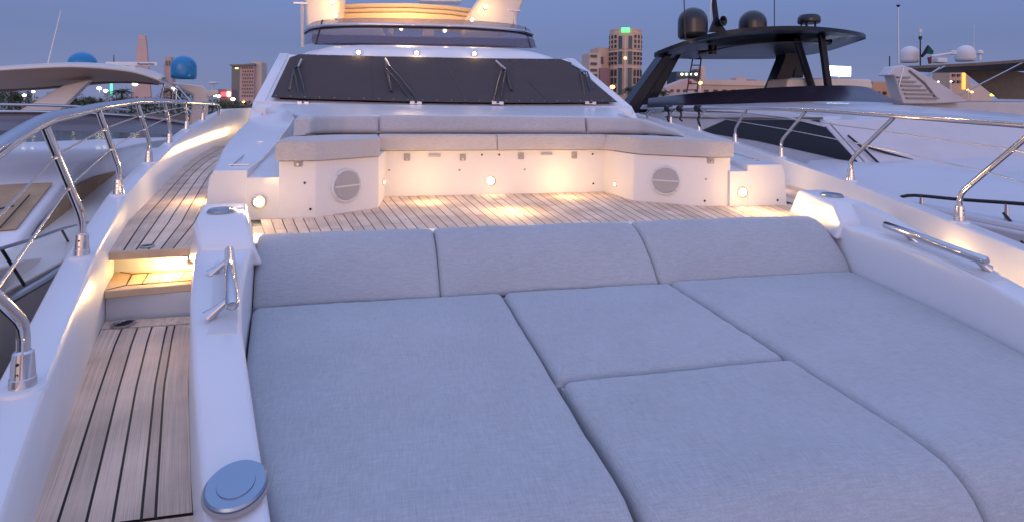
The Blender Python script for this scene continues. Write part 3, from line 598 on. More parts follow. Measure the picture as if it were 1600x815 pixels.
# ---- rails
ST = [1.73, 2.82, 4.03, 5.23, 6.38, 7.6, 8.7]
RK = [0.50, 0.48, 0.50, 0.45, 0.30, 0.25, 0.22]
def railz(y): return interp(y, [(0.2, -0.42), (0.9, -0.27), (1.3, -0.19), (1.75, -0.125), (2.34, -0.072), (3.52, -0.037), (4.78, -0.004), (6.1, 0.0), (7.4, -0.01), (9.3, -0.03)])
def railx(y): return sxl(y + 0.40) + 0.07
for s in (-1, 1):
    pts = [V(side(railx(y), s), y, railz(y)) for y in (0.2, 0.9, 1.3, 1.75, 2.34, 2.9, 3.52, 4.2, 4.78, 5.5, 6.1, 7.35, 8.5, 9.3)]
    pts = smooth(pts, 5) + [V(side(railx(9.3), s), 9.55, -0.05), V(side(railx(9.3), s), 9.65, -0.10), V(side(railx(9.3) - 0.02, s), 9.68, -0.2)]
    tr = obj('railing', MB().tube(pts, 0.0235, 14), chrome, yacht)
    wires = [[], []]
    for y, rk in zip(ST, RK):
        b = V(side(sxl(y), s), y, capz(y)); yt = y - rk; t = V(side(railx(yt), s), yt, railz(yt) - 0.02)
        k = b + Vector((0, 0, 0.17)); dd = (t - k)
        k0 = k - Vector((0, 0, 0.04)); k1 = k + dd.normalized() * 0.05; km = (k0 + k1) / 2 + (k - (k0 + k1) / 2) * 0.5
        stn = obj('stanchion', MB().tube([b + up * 0.05, k0, km, k1, t], 0.0155, 12), chrome, tr)
        obj('socket', MB().tube([b + up * 0.006, b + up * 0.03, b + up * 0.032, b + up * 0.095, b + up * 0.10], [0.030, 0.029, 0.027, 0.023, 0.017], 16), chrome, stn)
        obj('foot_pad', MB().lathe(b, up, [(0.055, -0.006), (0.050, 0.005), (0.04, 0.008), (0, 0.008)], 20), gel, stn)
        sc_ = MB()
        for z_ in (0.045, 0.072): sc_.lathe(b + up * z_ + Vector((-0.003 * s * 0, -0.024, 0)), (0, -1, 0), [(0.004, -0.001), (0.004, 0.002), (0, 0.002)], 8)
        obj('screw', sc_, blackp, stn)
        for i, f_ in enumerate((0.72, 0.38)):
            pth = k.lerp(t, f_); wires[i].append(pth); obj('wire_eye', MB().lathe(pth + Vector((0.0, 0, -0.004)), (0, 1, 0), [(0.011, -0.012), (0.013, 0), (0.011, 0.012)], 10), chrome, stn)
    for i, wv in enumerate(wires):
        y0 = 0.25; first = V(side(railx(y0) + 0.03, s), y0, railz(y0) - (0.16 if i == 0 else 0.32))
        obj('guard_wire', MB().tube([first] + wv, 0.0045, 6), wirem, tr)
for i, (px, y0, y1) in enumerate(((1024, 169, 188), (1048, 168, 181), (1083, 167, 186))):
    yy = WX(px, 170, 4.35).y; rp = V(side(railx(yy), 1), yy, railz(yy))
    kn = MB().lathe(rp + Vector((-0.03, 0, 0)), (1, 0.2, 0), [(0.045, -0.02), (0.055, 0), (0.055, 0.05), (0.045, 0.07)], 10)
    kn.tube(smooth([rp + Vector((0, 0, -0.04)), rp + Vector((0.03, 0.03, -0.10)), rp + Vector((-0.02, -0.02, -0.16)), rp + Vector((0.03, 0, -0.05 - (y1 - y0) * 0.011))], 4), 0.016, 6)
    tag(obj('fender_rope', kn, blackp), ('black rope tied round the after end of the right steel rail', 'black rope knot second from the after end of the right steel rail', 'black rope tied to the right rail beside a shackle, nearest of the three')[i], 'rope', 'black ropes tied to the right rail')
# warm side-deck lights, let into the inboard walls and shining outboard
for sd in (-1, 1):
    for (x, y, z, e) in ((-1.215, 4.75, -0.64, 4.2), (-0.99, 3.30, -0.82, 5.0), (-0.60, 2.02, -0.98, 0), (-0.30, 1.2, -1.16, 2.6)):
        if sd > 0: e, z, y = {4.75: (3.0, z, y), 3.30: (2.4, -0.88, 2.8), 2.02: (3.6, -0.90, 2.25), 1.2: (2.0, -1.0, 1.5)}[y]
        if e == 0: continue
        c = V(side(x, sd), y, z); lp = obj('side_deck_light', MB().lathe(c, (sd, 0, 0), [(0.03, -0.05), (0.03, 0.004), (0, 0.004)], 14), brushed, yacht)
        obj('lens', MB().lathe(c, (sd, 0, 0), [(0.018, 0.003), (0.014, 0.010), (0, 0.012)], 12), lampsm, lp)
        lamp_light(c + Vector((0.09 * sd, 0, 0)), e, yacht, rad=0.03)
lamp_light(V(-1.85, 9.9, -0.45), 1.2, yacht, rad=0.15); lamp_light(V(-2.1, 12.5, -0.3), 10, yacht, rad=0.1)

# ================================================================== CUSHIONS (loose, so things of their own)
def cushion(name, S, m, thick, r, puff, label, cat, group, nu=26, nv=26, seed=0, wr=0.004):
    def params(n, L):
        e = [0, 0.06, 0.16, 0.32, 0.55, 0.8]; a = [k * r / L for k in e]
        lo, hi = a[-1] * 1.5, 1 - a[-1] * 1.5; mid = [lo + (hi - lo) * i / n for i in range(n + 1)]
        return a + mid + [1 - k for k in a[::-1]]
    def ln(f): return sum((f(i / 10) - f((i + 1) / 10)).length for i in range(10))
    Lu = ln(lambda t: S(t, 0.5)); Lv = ln(lambda t: S(0.5, t)); us = params(nu, Lu); vs_ = params(nv, Lv)
    top = []; bot = []
    for v in vs_:
        rt_, rb = [], []
        for u in us:
            p = S(u, v); e = 1e-3
            du = S(min(u + e, 1), v) - S(max(u - e, 0), v); dv = S(u, min(v + e, 1)) - S(u, max(v - e, 0))
            n = du.cross(dv).normalized()
            if n.z < 0 and abs(n.z) > 0.05: n = -n
            elif abs(n.z) <= 0.05 and n.y > 0: n = -n
            a = min(u, 1 - u) * Lu; b = min(v, 1 - v) * Lv
            off = 0
            q = math.hypot(max(r - a, 0), max(r - b, 0))
            if q > 0: off -= r - math.sqrt(max(r * r - min(q, r) ** 2, 0))
            bulge = (1 - abs(2 * u - 1) ** 3) * (1 - abs(2 * v - 1) ** 3)
            off += puff * bulge
            ww = noise.noise(Vector((p.x * 4 + seed, p.y * 4, p.z * 4))) + 0.5 * noise.noise(Vector((p.x * 11 + seed, p.y * 11, p.z * 9)))
            edge = max(0, 1 - min(a, b) / 0.16)
            ww += edge * 1.2 * noise.noise(Vector((p.x * 16 + seed, p.y * 16, p.z * 16)))
            off += wr * ww
            rt_.append(p + n * off); rb.append(p - n * thick)
        top.append(rt_); bot.append(rb)
    M, N = len(top), len(top[0]); mb_ = MB(); vv = [p for q in top for p in q] + [p for q in bot for p in q]; K = M * N; fs = []
    for i in range(M - 1):
        for j in range(N - 1):
            a, b, c, d = i * N + j, i * N + j + 1, (i + 1) * N + j + 1, (i + 1) * N + j; fs.append((a, b, c, d)); fs.append((K + d, K + c, K + b, K + a))
    bd = [j for j in range(N)] + [i * N + N - 1 for i in range(1, M)] + [(M - 1) * N + j for j in range(N - 2, -1, -1)] + [i * N for i in range(M - 2, 0, -1)]
    for a, b in zip(bd, bd[1:] + bd[:1]): fs.append((b, a, K + a, K + b))
    mb_.add(vv, fs)
    return tag(obj(name, mb_, m, sharp=75), label, cat, group)
YF, RB_ = 1.36, 0.20
def pad_path(s_, y0):
    """distance s_ forward from y0 along the pad: flat, then rolling over the front edge"""
    flat = y0 - YF
    if s_ <= flat: return y0 - s_, -0.955 - 0.004 * s_
    a = (s_ - flat) / RB_
    if a < 1.35: return YF - RB_ * math.sin(a), -0.955 - 0.004 * flat - RB_ * (1 - math.cos(a))
    ex = s_ - flat - RB_ * 1.35
    return YF - RB_ * math.sin(1.35) - ex * math.cos(1.35), -0.955 - 0.004 * flat - RB_ * (1 - math.cos(1.35)) - ex * math.sin(1.35)
def pad(xl, xr, y0, length, **k):
    def S(u, v):
        y, z = pad_path(length * v, y0); a, b = xl(y), xr(y); return V(a + (b - a) * u, y, z)
    return cushion('sunpad_cushion', S, fab, 0.13, 0.034, 0.010, **k)
g = 0.0035
G1 = 'grey sunpad cushions on the foredeck'
pad(lambda y: coam_in(y) + 0.015, lambda y: 0.60 - g, 2.90, 1.97, label='largest grey sunpad cushion, on the left beside the two steel-capped coaming discs', cat='sunpad cushion', group=G1, seed=1)
pad(lambda y: 0.60 + g, lambda y: 1.535 - g, 2.905, 0.955, label='square middle sunpad cushion with all four sides bordered by other cushions, nearest the backrests', cat='sunpad cushion', group=G1, seed=5)
pad(lambda y: 0.60 + g + 0.012, lambda y: 1.54 - g, 1.937, 1.0, label='front middle sunpad cushion rolling over the front edge of the sunpad', cat='sunpad cushion', group=G1, seed=9)
pad(lambda y: 1.54 + g, lambda y: side(coam_in(y), 1) - 0.015, 2.93, 2.0, label='right sunpad cushion running along the coaming with the long steel handle above', cat='sunpad cushion', group=G1, seed=13)
def backrest(xa, xb, ta, tb, **k):
    def S(u, v):
        x0 = xa + (xb - xa) * u; x1 = ta + (tb - ta) * u
        yb = 2.90 + 0.02 * math.sin(math.pi * u); yt = 3.30
        a = v * 1.0
        y = yb + (yt - yb) * (a ** 1.1); z = -0.985 + 0.285 * math.sin(a * math.pi / 2) ** 0.95
        return V(x0 + (x1 - x0) * v, y, z)
    return cushion('backrest_cushion', S, fab, 0.10, 0.028, 0.010, nu=20, nv=12, **k)
G2 = 'backrest cushions along the top of the sunpad'
backrest(-0.60, 0.285 - g / 2, -0.655, 0.272 - g / 2, label='left sunpad backrest cushion, next to the upright steel handle', cat='backrest cushion', group=G2, seed=21)
backrest(0.285 + g / 2, 1.485 - g / 2, 0.272 + g / 2, 1.472 - g / 2, label='widest sunpad backrest cushion, in the middle between two curved seams', cat='backrest cushion', group=G2, seed=25)
backrest(1.485 + g / 2, 2.73, 1.472 + g / 2, 2.74, label='right sunpad backrest cushion, below the coaming pod with a steel disc', cat='backrest cushion', group=G2, seed=29)
# sofa seats
def poly_at(pts, u):
    L = [0]; 
    for a, b in zip(pts, pts[1:]): L.append(L[-1] + math.dist(a, b))
    t = u * L[-1]
    for i in range(len(pts) - 1):
        if t <= L[i + 1] + 1e-9: f_ = (t - L[i]) / (L[i + 1] - L[i]); return (pts[i][0] + (pts[i + 1][0] - pts[i][0]) * f_, pts[i][1] + (pts[i + 1][1] - pts[i][1]) * f_)
    return pts[-1]
def seat(front, back, **k):
    def S(u, v): a = poly_at(front, u); b = poly_at(back, u); return V(a[0] + (b[0] - a[0]) * v, a[1] + (b[1] - a[1]) * v, -0.243 - 0.045 * v)
    return cushion('seat_cushion', S, fabs, 0.130, 0.022, 0.003, nu=20, nv=12, wr=0.002, cat='seat cushion', group='seat cushions of the U-shaped lounge sofa', **k)
seat([(-0.685, 3.935), (-0.44, 3.935), (-0.035, 4.245)], [(-0.80, 5.5), (-0.4, 5.6), (-0.062, 5.6)], label='left sofa seat cushion above the left round speaker', seed=31)
seat([(-0.052, 4.745), (0.915, 4.745)], [(-0.052, 5.6), (0.915, 5.6)], label='middle sofa seat cushion left of the short centre seam', seed=33)
seat([(0.923, 4.745), (1.895, 4.745)], [(0.923, 5.6), (1.895, 5.6)], label='middle sofa seat cushion right of the short centre seam', seed=35)
seat([(1.905, 4.735), (1.975, 4.26), (2.385, 3.95), (2.60, 3.93)], [(1.905, 5.6), (2.1, 5.6), (2.5, 5.55), (2.70, 5.4)], label='right sofa seat cushion above the right round speaker', seed=37)
def sback(path, ztop, **k):
    def S(u, v):
        x, y = poly_at(path, u); x2, y2 = x, y + 0.05 * v
        return V(x2, y2, -0.26 + (ztop(u) + 0.26) * v)
    return cushion('sofa_backrest', S, fabs, 0.13, 0.035, 0.008, nu=22, nv=6, wr=0.002, cat='backrest cushion', group='backrest cushions of the U-shaped lounge sofa', **k)
sback([(-0.60, 4.95), (-0.58, 5.15), (-0.50, 5.33), (-0.36, 5.46), (-0.15, 5.5), (-0.06, 5.5)], lambda u: -0.105 - 0.03 * max(0, 0.15 - u) / 0.15, label='left corner backrest cushion of the lounge sofa, with a rounded end', seed=41)
sback([(-0.05, 5.5), (1.0, 5.52), (1.985, 5.5)], lambda u: -0.098, label='long middle backrest cushion of the lounge sofa below the windscreen', seed=43)
sback([(1.995, 5.5), (2.25, 5.48), (2.47, 5.3), (2.58, 5.0), (2.62, 4.75)], lambda u: -0.103 - 0.13 * max(0, u - 0.45) / 0.55, label='right corner backrest cushion of the lounge sofa, sloping down at its end', seed=45)
# windscreen cover
def cov(u, v):
    # sagging top corners like a snapped-on cover
    return ws_pt(u, v)
gr_ = []
for j in range(9):
    row = []
    for i in range(41):
        u = i / 40; v = j / 8
        t_ = abs(2 * u - 1)
        vv = v * (1 - 0.10 * max(0, (t_ - 0.93) / 0.07) ** 2); 
        row.append(ws_pt(u, vv) + ws_n * (0.030 + 0.006 * noise.noise(Vector((u * 14, v * 4, 0)))))
    gr_.append(row)
wc_ = tag(obj('windscreen_cover', MB().slab(gr_, -ws_n * 0.006), mesh_cover), 'dark grey mesh cover stretched over the windscreen behind the wipers', 'cover')

for u in (0.27, 0.52, 0.76):
    obj('seam', MB().tube([ws_pt(u + 0.0012 * math.sin(j), j / 10 * 0.98 + 0.01) + ws_n * 0.032 for j in range(11)], 0.004, 5), blackp, wc_)
sn = MB()
for i in range(26):
    for v in (0.025, 0.975):
        if v > 0.5 and i in (0, 25): continue
        sn.lathe(ws_pt(0.012 + 0.976 * i / 25, v) + ws_n * 0.033, ws_n, [(0.010, 0), (0.008, 0.006), (0, 0.007)], 8)
obj('snap_fasteners', sn, greyp, wc_)
# ================================================================== NEIGHBOUR ON THE LEFT
ba = thing('motor_yacht', (-5.5, 10, 0), 'cream motor yacht moored on the left with tan window covers and two blue-covered domes', 'motor yacht')
P0 = Vector((-3.17, 6.66, 0)); dA = Vector((-0.265, 0.964, 0)).normalized(); nA = Vector((dA.y, -dA.x, 0))
def PA(px, py, off): return WP(px, py, P0 - nA * off, nA)
def PY(px, py, aft):   # plane across boat A, aft metres behind P0
    return WP(px, py, P0 + dA * aft, dA)
inb = -nA
def A(aft, inn, z): return P0 + dA * aft - nA * inn + Vector((0, 0, EZ + z))
# hull: flared side and sheer
secs = []
for (af, hw, zs) in ((-7.5, 0.05, -1.42), (-6, 0.8, -1.46), (-4, 1.6, -1.5), (-2, 2.15, -1.56), (0, 2.5, -1.62), (3, 2.65, -1.62), (16, 2.6, -1.6)):
    c = 2.5
    secs.append([A(af, c - hw, zs), A(af, c + hw, zs), A(af, c + hw * 0.9, zs - 0.7), A(af, c + hw * 0.6, -EZ - 0.2), A(af, c - hw * 0.6, -EZ - 0.2), A(af, c - hw * 0.9, zs - 0.7)])
obj('hull', MB().loft(secs), cream, ba, bevel=0.03)
rub = [A(af, 2.5 - hw - 0.02, zs - 0.06) for (af, hw, zs) in ((-7.5, 0.05, -1.42), (-6, 0.8, -1.46), (-4, 1.6, -1.5), (-2, 2.15, -1.56), (0, 2.5, -1.62), (3, 2.65, -1.62), (16, 2.6, -1.6))]
obj('rubbing_strake', MB().tube(smooth(rub, 4), 0.035, 8), brushed, ba)
# deckhouse profile extruded across
prof = [(20, 392), (40, 363), (98, 286), (135, 252), (175, 232), (235, 220), (300, 214), (300, 330), (140, 400)]
dh = [PA(a, b, 0.55) for a, b in prof]
house_a = obj('deckhouse', MB().prism(dh, inb * 3.9), mat('pale_gelcoat', (0.86, 0.80, 0.80), 0.4, coat=0.3, var=(1.5, 0.04)), ba, bevel=0.06, seg=3)
f0, f1 = PA(43, 360, 0.55), PA(96, 288, 0.55); fn = (f1 - f0).cross(inb).normalized(); fn = fn if fn.y < 0 else -fn
obj('windscreen_canvas', MB().slab([[f0.lerp(f1, j / 4) + inb * (0.10 + 3.6 * i / 12) + fn * (0.02 + 0.01 * noise.noise(Vector((i * .7, j, 0)))) for i in range(13)] for j in range(5)], fn * 0.012), tan, ba)
cv = [(58, 366), (80, 335), (104, 303), (125, 286), (150, 275), (180, 268), (210, 266), (214, 274), (190, 310), (160, 345), (128, 356)]
obj('side_window_canvas', MB().prism([PA(a, b, 0.535) for a, b in cv], nA * 0.02), tan, ba)
obj('side_window', MB().prism([PA(a, b, 0.54) for a, b in ((50, 369), (62, 350), (107, 300), (112, 297), (84, 333), (60, 368))], nA * 0.015), darkglass, ba)
for a0, a1 in (((-20, 330), (22, 322)), ((0, 356), (46, 305))):
    q0 = WP(*a0, f0 + fn * 0.06, fn); q1 = WP(*a1, f0 + fn * 0.06, fn); obj('wiper', MB().tube([q0, q1], 0.009, 6), blackp, ba)
# flybridge coaming and smoked screen
fl = [PY(-60, 205, 3.2), PY(60, 204, 3.2), PY(150, 206, 3.3), PY(230, 209, 3.8), PY(290, 214, 5.0), PY(306, 213, 6.5)]
ft_ = [PY(-60, 177, 3.7), PY(60, 177, 3.7), PY(150, 180, 3.8), PY(230, 186, 4.3), PY(285, 194, 5.4), PY(302, 198, 6.8)]
fl = smooth(fl, 3); ft_ = smooth(ft_, 3)
obj('flybridge_screen', MB().slab([fl, ft_], dA * 0.02), mat('mauve_screen', (0.10, 0.085, 0.10), 0.3, coat=0.2), ba)
obj('screen_rail', MB().tube([p + up * 0.02 for p in ft_], 0.022, 8), chrome, ba)
obj('fly_coaming', MB().slab([[p + up * 0.03 + dA * 0.35 for p in ft_], [p + up * 0.0 + dA * 0.35 for p in fl]], dA * 0.5), mat('mauve_lining', (0.30, 0.27, 0.30), 0.6), ba)
obj('fly_rail', MB().tube([PY(-80, 163, 4.2), PY(40, 164, 4.2), PY(110, 166, 4.4), PY(200, 172, 5.0)], 0.022, 8), chrome, ba)
# hardtop
fr_t = smooth([PY(-120, 122, 4.6), PY(-40, 110, 4.4), PY(40, 104, 4.3), PY(110, 101.5, 4.3), (PY(170, 105, 4.5)), PY(215, 112, 4.8), PY(250, 124, 5.3)], 4)
bk_t = [p + dA * 3.3 - up * 0.02 for p in fr_t]
mid = [a.lerp(b, 0.5) + up * 0.14 for a, b in zip(fr_t, bk_t)]
ht = obj('hardtop', MB().slab([fr_t, [a.lerp(m_, 0.4) + up * 0.03 for a, m_ in zip(fr_t, mid)], mid, bk_t], (0, 0, -0.045)), cream, ba, bevel=0.015)
low_ = smooth([PY(-120, 146, 5.9), PY(-40, 142, 5.8), PY(40, 139, 5.7), PY(100, 134, 5.7), PY(150, 129, 5.8), PY(205, 128, 5.9), PY(248, 131, 6.2)], 4)
liner = [[p - up * 0.05 + dA * 0.03 for p in fr_t], [a.lerp(b, 0.5) - up * 0.06 for a, b in zip(fr_t, low_)], low_, [p + dA * 1.6 + up * 0.02 for p in low_]]
obj('hardtop_lining', MB().slab(liner, (0, 0, 0.03)), mat('beige_lining', (0.40, 0.31, 0.25), 0.7), ba)
obj('lining_trim', MB().tube([p - up * 0.01 for p in low_], 0.022, 6), mat('brown_piping', (0.16, 0.10, 0.07), 0.7), ba)
obj('arch_leg', MB().prism([PY(98, 134, 4.9), PY(142, 124, 4.9), PY(88, 178, 4.4), PY(20, 178, 4.4)], dA * 0.35), cream, ba, bevel=0.04)
obj('arch_leg', MB().prism([PY(262, 128, 7.2), PY(318, 134, 7.2), PY(326, 145, 7.2), PY(324, 215, 7.2), PY(292, 215, 7.2), PY(302, 150, 7.2)], dA * 1.2), cream, ba, bevel=0.05)
obj('arch_wing', MB().prism([PY(318, 141, 7.2), PY(342, 142, 7.2), PY(341, 147, 7.2), PY(326, 153, 7.2)], dA * 1.2), cream, ba, bevel=0.02)
for a, b in (((257, 132), (247, 168)), ((262, 132), (300, 178)), ((276, 134), (299, 160)), ((276, 134), (274, 165))):
    obj('support_tube', MB().tube([PY(*a, 5.6), PY(*b, 5.4)], 0.016, 6), brushed, ba)
dish = PY(333, 132, 8.6); obj('aerial', MB().lathe(dish, up, [(0.02, -0.2), (0.02, 0.0), (0.13, 0.02), (0.13, 0.045), (0.0, 0.07)], 20), domew, ba)
def dome(name, c, r_, h, m, par, flat=0.35):
    pr = [(r_ * 0.86, 0), (r_ * 0.97, h * 0.06), (r_, h * 0.2), (r_, h - r_)]
    for k in range(1, 9): a = k / 8 * math.pi / 2; pr.append((r_ * math.cos(a), h - r_ + r_ * math.sin(a)))
    return obj(name, MB().lathe(c, up, pr, 28), m, par, sharp=60)
d1 = PY(129, 116, 6.2); dome('radar_dome', d1, 0.235, 0.42, bluecov, ba)
d2 = PY(287, 124, 6.8); dd_ = dome('radar_dome', d2, 0.245, 0.50, bluecov, ba)
obj('drawstring', MB().tube([d2 + Vector((0.06, -0.2, 0.08)), d2 + Vector((0.10, -0.19, 0.2)), d2 + Vector((0.10, -0.17, 0.3))], 0.006, 5), domew, dd_)
rb0, rb1 = PY(165, 100, 5.6), PY(246, 100.5, 5.6); bd_ = (rb1 - rb0)
rot = Matrix((bd_.normalized(), up.cross(bd_.normalized()), up)).transposed()
rad = obj('radar_scanner', MB().box((rb0 + rb1) / 2, (bd_.length, 0.10, 0.07), rot), domew, ba, bevel=0.015)
obj('scanner_pedestal', MB().tube([PY(207, 103, 5.6), PY(207, 112, 5.6)], [0.06, 0.12], 14), domew, rad)
def text_mesh(name, body, size, loc, xdir, updir, m, parent, ext=0.004):
    cu = bpy.data.curves.new(name, 'FONT'); cu.body = body; cu.size = size; cu.extrude = ext; cu.align_x = 'CENTER'; cu.align_y = 'CENTER'
    tmp = bpy.data.objects.new(name, cu); C.objects.link(tmp); bpy.context.view_layer.update()
    me = bpy.data.meshes.new_from_object(tmp.evaluated_get(bpy.context.evaluated_depsgraph_get())); bpy.data.objects.remove(tmp)
    x = Vector(xdir).normalized(); z = x.cross(Vector(updir)).normalized(); y = z.cross(x)
    M4 = Matrix((x, y, z)).transposed().to_4x4()
    me.transform(Matrix.Translation(Vector(loc) - root_off(parent)) @ M4); me.materials.append(m)
    o = bpy.data.objects.new(name, me); C.objects.link(o); o.parent = parent; return o
text_mesh('lettering', 'Raymarine', 0.062, PY(228, 100.5, 5.6) - dA * 0.056, bd_, up, textm, rad)
obj('antenna', MB().tube([PY(74, 103, 5.0), PY(95, 17, 5.0)], [0.012, 0.006], 6), domew, ba)
obj('antenna', MB().tube([PY(178, 104, 5.6), PY(178, 86, 5.6)], [0.012, 0.006], 6), blackp, ba)
# bow rail of the left yacht
ar = [PA(-60, 408, 0.12), PA(0, 389, 0.12), PA(50, 374, 0.12), PA(96, 358, 0.12), PA(146, 345, 0.12), PA(200, 320, 0.12)]
rr_ = obj('railing', MB().tube(ar, 0.016, 8), brushed, ba)
for (a, b) in (((3, 390), (38, 445)), ((97, 360), (118, 398)), ((160, 340), (175, 360))):
    obj('stanchion', MB().tube([PA(*a, 0.12), PA(*b, 0.12)], 0.013, 8), blackp, rr_)
obj('toe_rail', MB().prism([PA(a, b, 0.2) for a, b in ((-40, 432), (40, 405), (130, 395), (130, 420), (40, 446), (-40, 480))], inb * 0.3), cream, ba, bevel=0.02)

# ================================================================== NEIGHBOUR ON THE RIGHT
bb = thing('motor_yacht', (8.6, 10, 0), 'white motor yacht moored on the right with a black hardtop, black legs and black domes', 'motor yacht')
XB = 6.4
lil = mat('lilac_gelcoat', (0.60, 0.59, 0.62), 0.4, coat=0.4, var=(1.5, 0.04))
secs = []
for (y, xl_, z, xr_) in ((-3.0, 8.0, -0.95, 8.4), (-0.5, 6.0, -0.95, 10.3), (1.5, 5.2, -0.95, 11.2), (3.5, 4.95, -0.95, 11.6), (7, 4.95, -0.93, 11.8), (24, 5.0, -0.9, 11.8)):
    c = (xl_ + xr_) / 2
    secs.append([V(xl_, y, z), V(xr_, y, z), V(xr_ - 0.1, y, z - 0.8), V(c + (xr_ - c) * 0.6, y, -EZ - .2), V(c - (c - xl_) * 0.6, y, -EZ - .2), V(xl_ + 0.1, y, z - 0.8)])
obj('hull', MB().loft(secs), lil, bb, bevel=0.04)
# toe bulwark with a raised edge
tb = [[V(x, y, z) for x, z in ((xl_, -0.96), (xl_ + 0.02, -0.905), (xl_ + 0.10, -0.895), (xl_ + 0.24, -0.94))] for (y, xl_) in ((1.5, 5.22), (3.5, 4.97), (7, 4.97), (24, 5.02))]
obj('toe_bulwark', MB().loft(tb), lil, bb, bevel=0.02)
# raised foredeck
fdk = []
for (y, xl_, z) in ((2.2, 6.6, -0.92), (3.2, 6.1, -0.86), (4.5, 5.9, -0.80), (5.8, 5.9, -0.76), (7.2, 6.0, -0.74)):
    fdk.append([V(xl_ - 0.3, y, -0.95), V(xl_, y, z), V(xl_ + 1.2, y, z + 0.06), V(8.6, y, z + 0.1), V(10.6, y, z + 0.04), V(11.2, y, -0.95)])
obj('foredeck', MB().loft(fdk), lil, bb, bevel=0.03)
obj('deck_hatch', MB().prism([V(7.2, 3.9, -0.73), V(8.3, 3.9, -0.73), V(8.3, 4.7, -0.69), V(7.2, 4.7, -0.69)], (0, 0, 0.05)), gelm, bb, bevel=0.02)
# saloon: raked front, dark side window
sal = [WX(1368, 276, XB), WX(1352, 263, XB), WX(1284, 186, XB), WX(1262, 179, XB), WX(1060, 174, XB), WX(1015, 176, XB), WX(1015, 225, XB), WX(1150, 250, XB)]
obj('saloon', MB().prism(sal, (4.9, 0, 0)), lil, bb, bevel=0.05, seg=3)
obj('side_window', MB().prism([WX(a, b, XB - 0.015) for a, b in ((1342, 257), (1279, 188), (1134, 187.5), (1092, 206), (1180, 220), (1280, 242))], (0.03, 0, 0)), darkglass, bb)
obj('roof_trim', MB().tube([WX(1285, 185, XB - 0.01), WX(1130, 185, XB - 0.01), WX(1040, 183, XB - 0.01)], 0.018, 6), mat('brown_trim', (0.20, 0.15, 0.12), 0.5), bb)
# white windscreen cover and roof in front of the flybridge
g0, g1 = WX(1352, 263, XB), WX(1284, 186, XB); gn = (g1 - g0).cross(Vector((1, 0, 0))).normalized(); gn = gn if gn.y < 0 else -gn
obj('windscreen_canvas', MB().slab([[g0.lerp(g1, 0.04 + 0.92 * j / 5) + Vector((0.06 + 4.7 * i / 14, -0.25 * math.sin(math.pi * i / 14), 0)) + gn * (0.012 + 0.006 * noise.noise(Vector((i, j, 3)))) for i in range(15)] for j in range(6)], gn * 0.01), mat('white_canvas', (0.56, 0.54, 0.57), 0.85, var=(3, 0.04), bump=(4, 0.3, 0.01)), bb)
rf = []
for (y, x0, z, bul) in ((7.35, 6.36, -0.17, 0.03), (8.2, 6.36, -0.05, 0.06), (9.6, 6.4, 0.02, 0.08), (11, 6.4, 0.04, 0.08), (20, 6.4, 0.04, 0.08)):
    rf.append([V(x0, y, z - 0.10), V(x0 + 0.05, y, z), V(x0 + 1.2, y, z + bul), V(8.8, y, z + bul * 1.3), V(10.2, y, z + bul), V(11.2, y, z), V(11.25, y, z - 0.1)])
obj('roof', MB().loft(rf), lil, bb, bevel=0.02)
for pts in (((1325, 212), (1350, 233), (1375, 257)), ((1357, 231), (1410, 246), (1466, 262)), ((1574, 208), (1592, 218), (1615, 232))):
    obj('wiper', MB().tube([WP(a, b, g0 + gn * 0.08, gn) for a, b in pts], 0.016, 6), blackp, bb)
# flybridge smoked screen
sb = smooth([W(1012, 168, 13.0), W(1080, 166, 11.6), (W(1190, 161, 10.4)), W(1300, 159, 9.8), W(1370, 160, 9.9), W(1404, 162, 10.4), W(1412, 162, 11)], 3)
stp = smooth([W(1014, 154, 13.4), W(1085, 146, 12.1), W(1190, 138, 11.2), W(1290, 134, 10.7), W(1345, 135, 10.7), W(1366, 141, 11.0), W(1372, 145, 11.5)], 3)
obj('flybridge_screen', MB().slab([sb, stp], (0, 0.03, 0)), mat('plum_glass', (0.030, 0.022, 0.036), 0.28, coat=0.1, spec=0.35), bb)
obj('fly_seat', MB().prism([W(1227, 141, 12.6), W(1232, 123, 12.6), W(1300, 122, 12.6), W(1362, 124, 12.6), (W(1366, 140, 12.6))], (0, 0.8, 0)), cream, bb, bevel=0.06)
obj('fly_coaming', MB().prism([W(1020, 158, 14.5), W(1055, 150, 14.5), W(1090, 145, 14.5), W(1180, 143, 14.5), W(1180, 160, 14.5)], (0, 0.6, 0)), cream, bb, bevel=0.04)
# black hardtop
rim_px = [(1022, 83, 12.6), (1045, 73, 12.0), (1090, 58, 11.2), (1140, 47, 10.7), (1200, 41.5, 10.5), (1260, 41, 10.6), (1310, 45, 11.0), (1340, 50, 11.6), (1353, 55, 12.3)]
rim = smooth([W(*p) for p in rim_px], 4)
rimb = smooth([W(*p) for p in ((1022, 84, 12.6), (1075, 88, 15.2), (1110, 88.5, 15.7), (1160, 88.5, 15.9), (1210, 88, 15.9), (1250, 84, 15.6), (1290, 77, 15.1), (1325, 66, 14.2), (1353, 56, 12.3))], 4)
tops = [rim] + [[a.lerp(b, t) + up * 0.20 * math.sin(math.pi * t) * math.sin(math.pi * i / (len(rim) - 1)) ** 0.5 for i, (a, b) in enumerate(zip(rim, rimb))] for t in (0.15, 0.35, 0.6, 0.85)] + [rimb]
hb = obj('hardtop', MB().slab(tops, (0, 0, -0.085)), blackg, bb, sharp=60)
ung = [[a.lerp(b, 0.30 + 0.5 * j / 3) + (a.lerp(b, 0.5) - rim[len(rim) // 2].lerp(rimb[len(rim) // 2], 0.5)) * -0.35 - up * (0.10 - 0.1 * math.sin(math.pi * j / 3)) for a, b in zip(rim, rimb)] for j in range(4)]
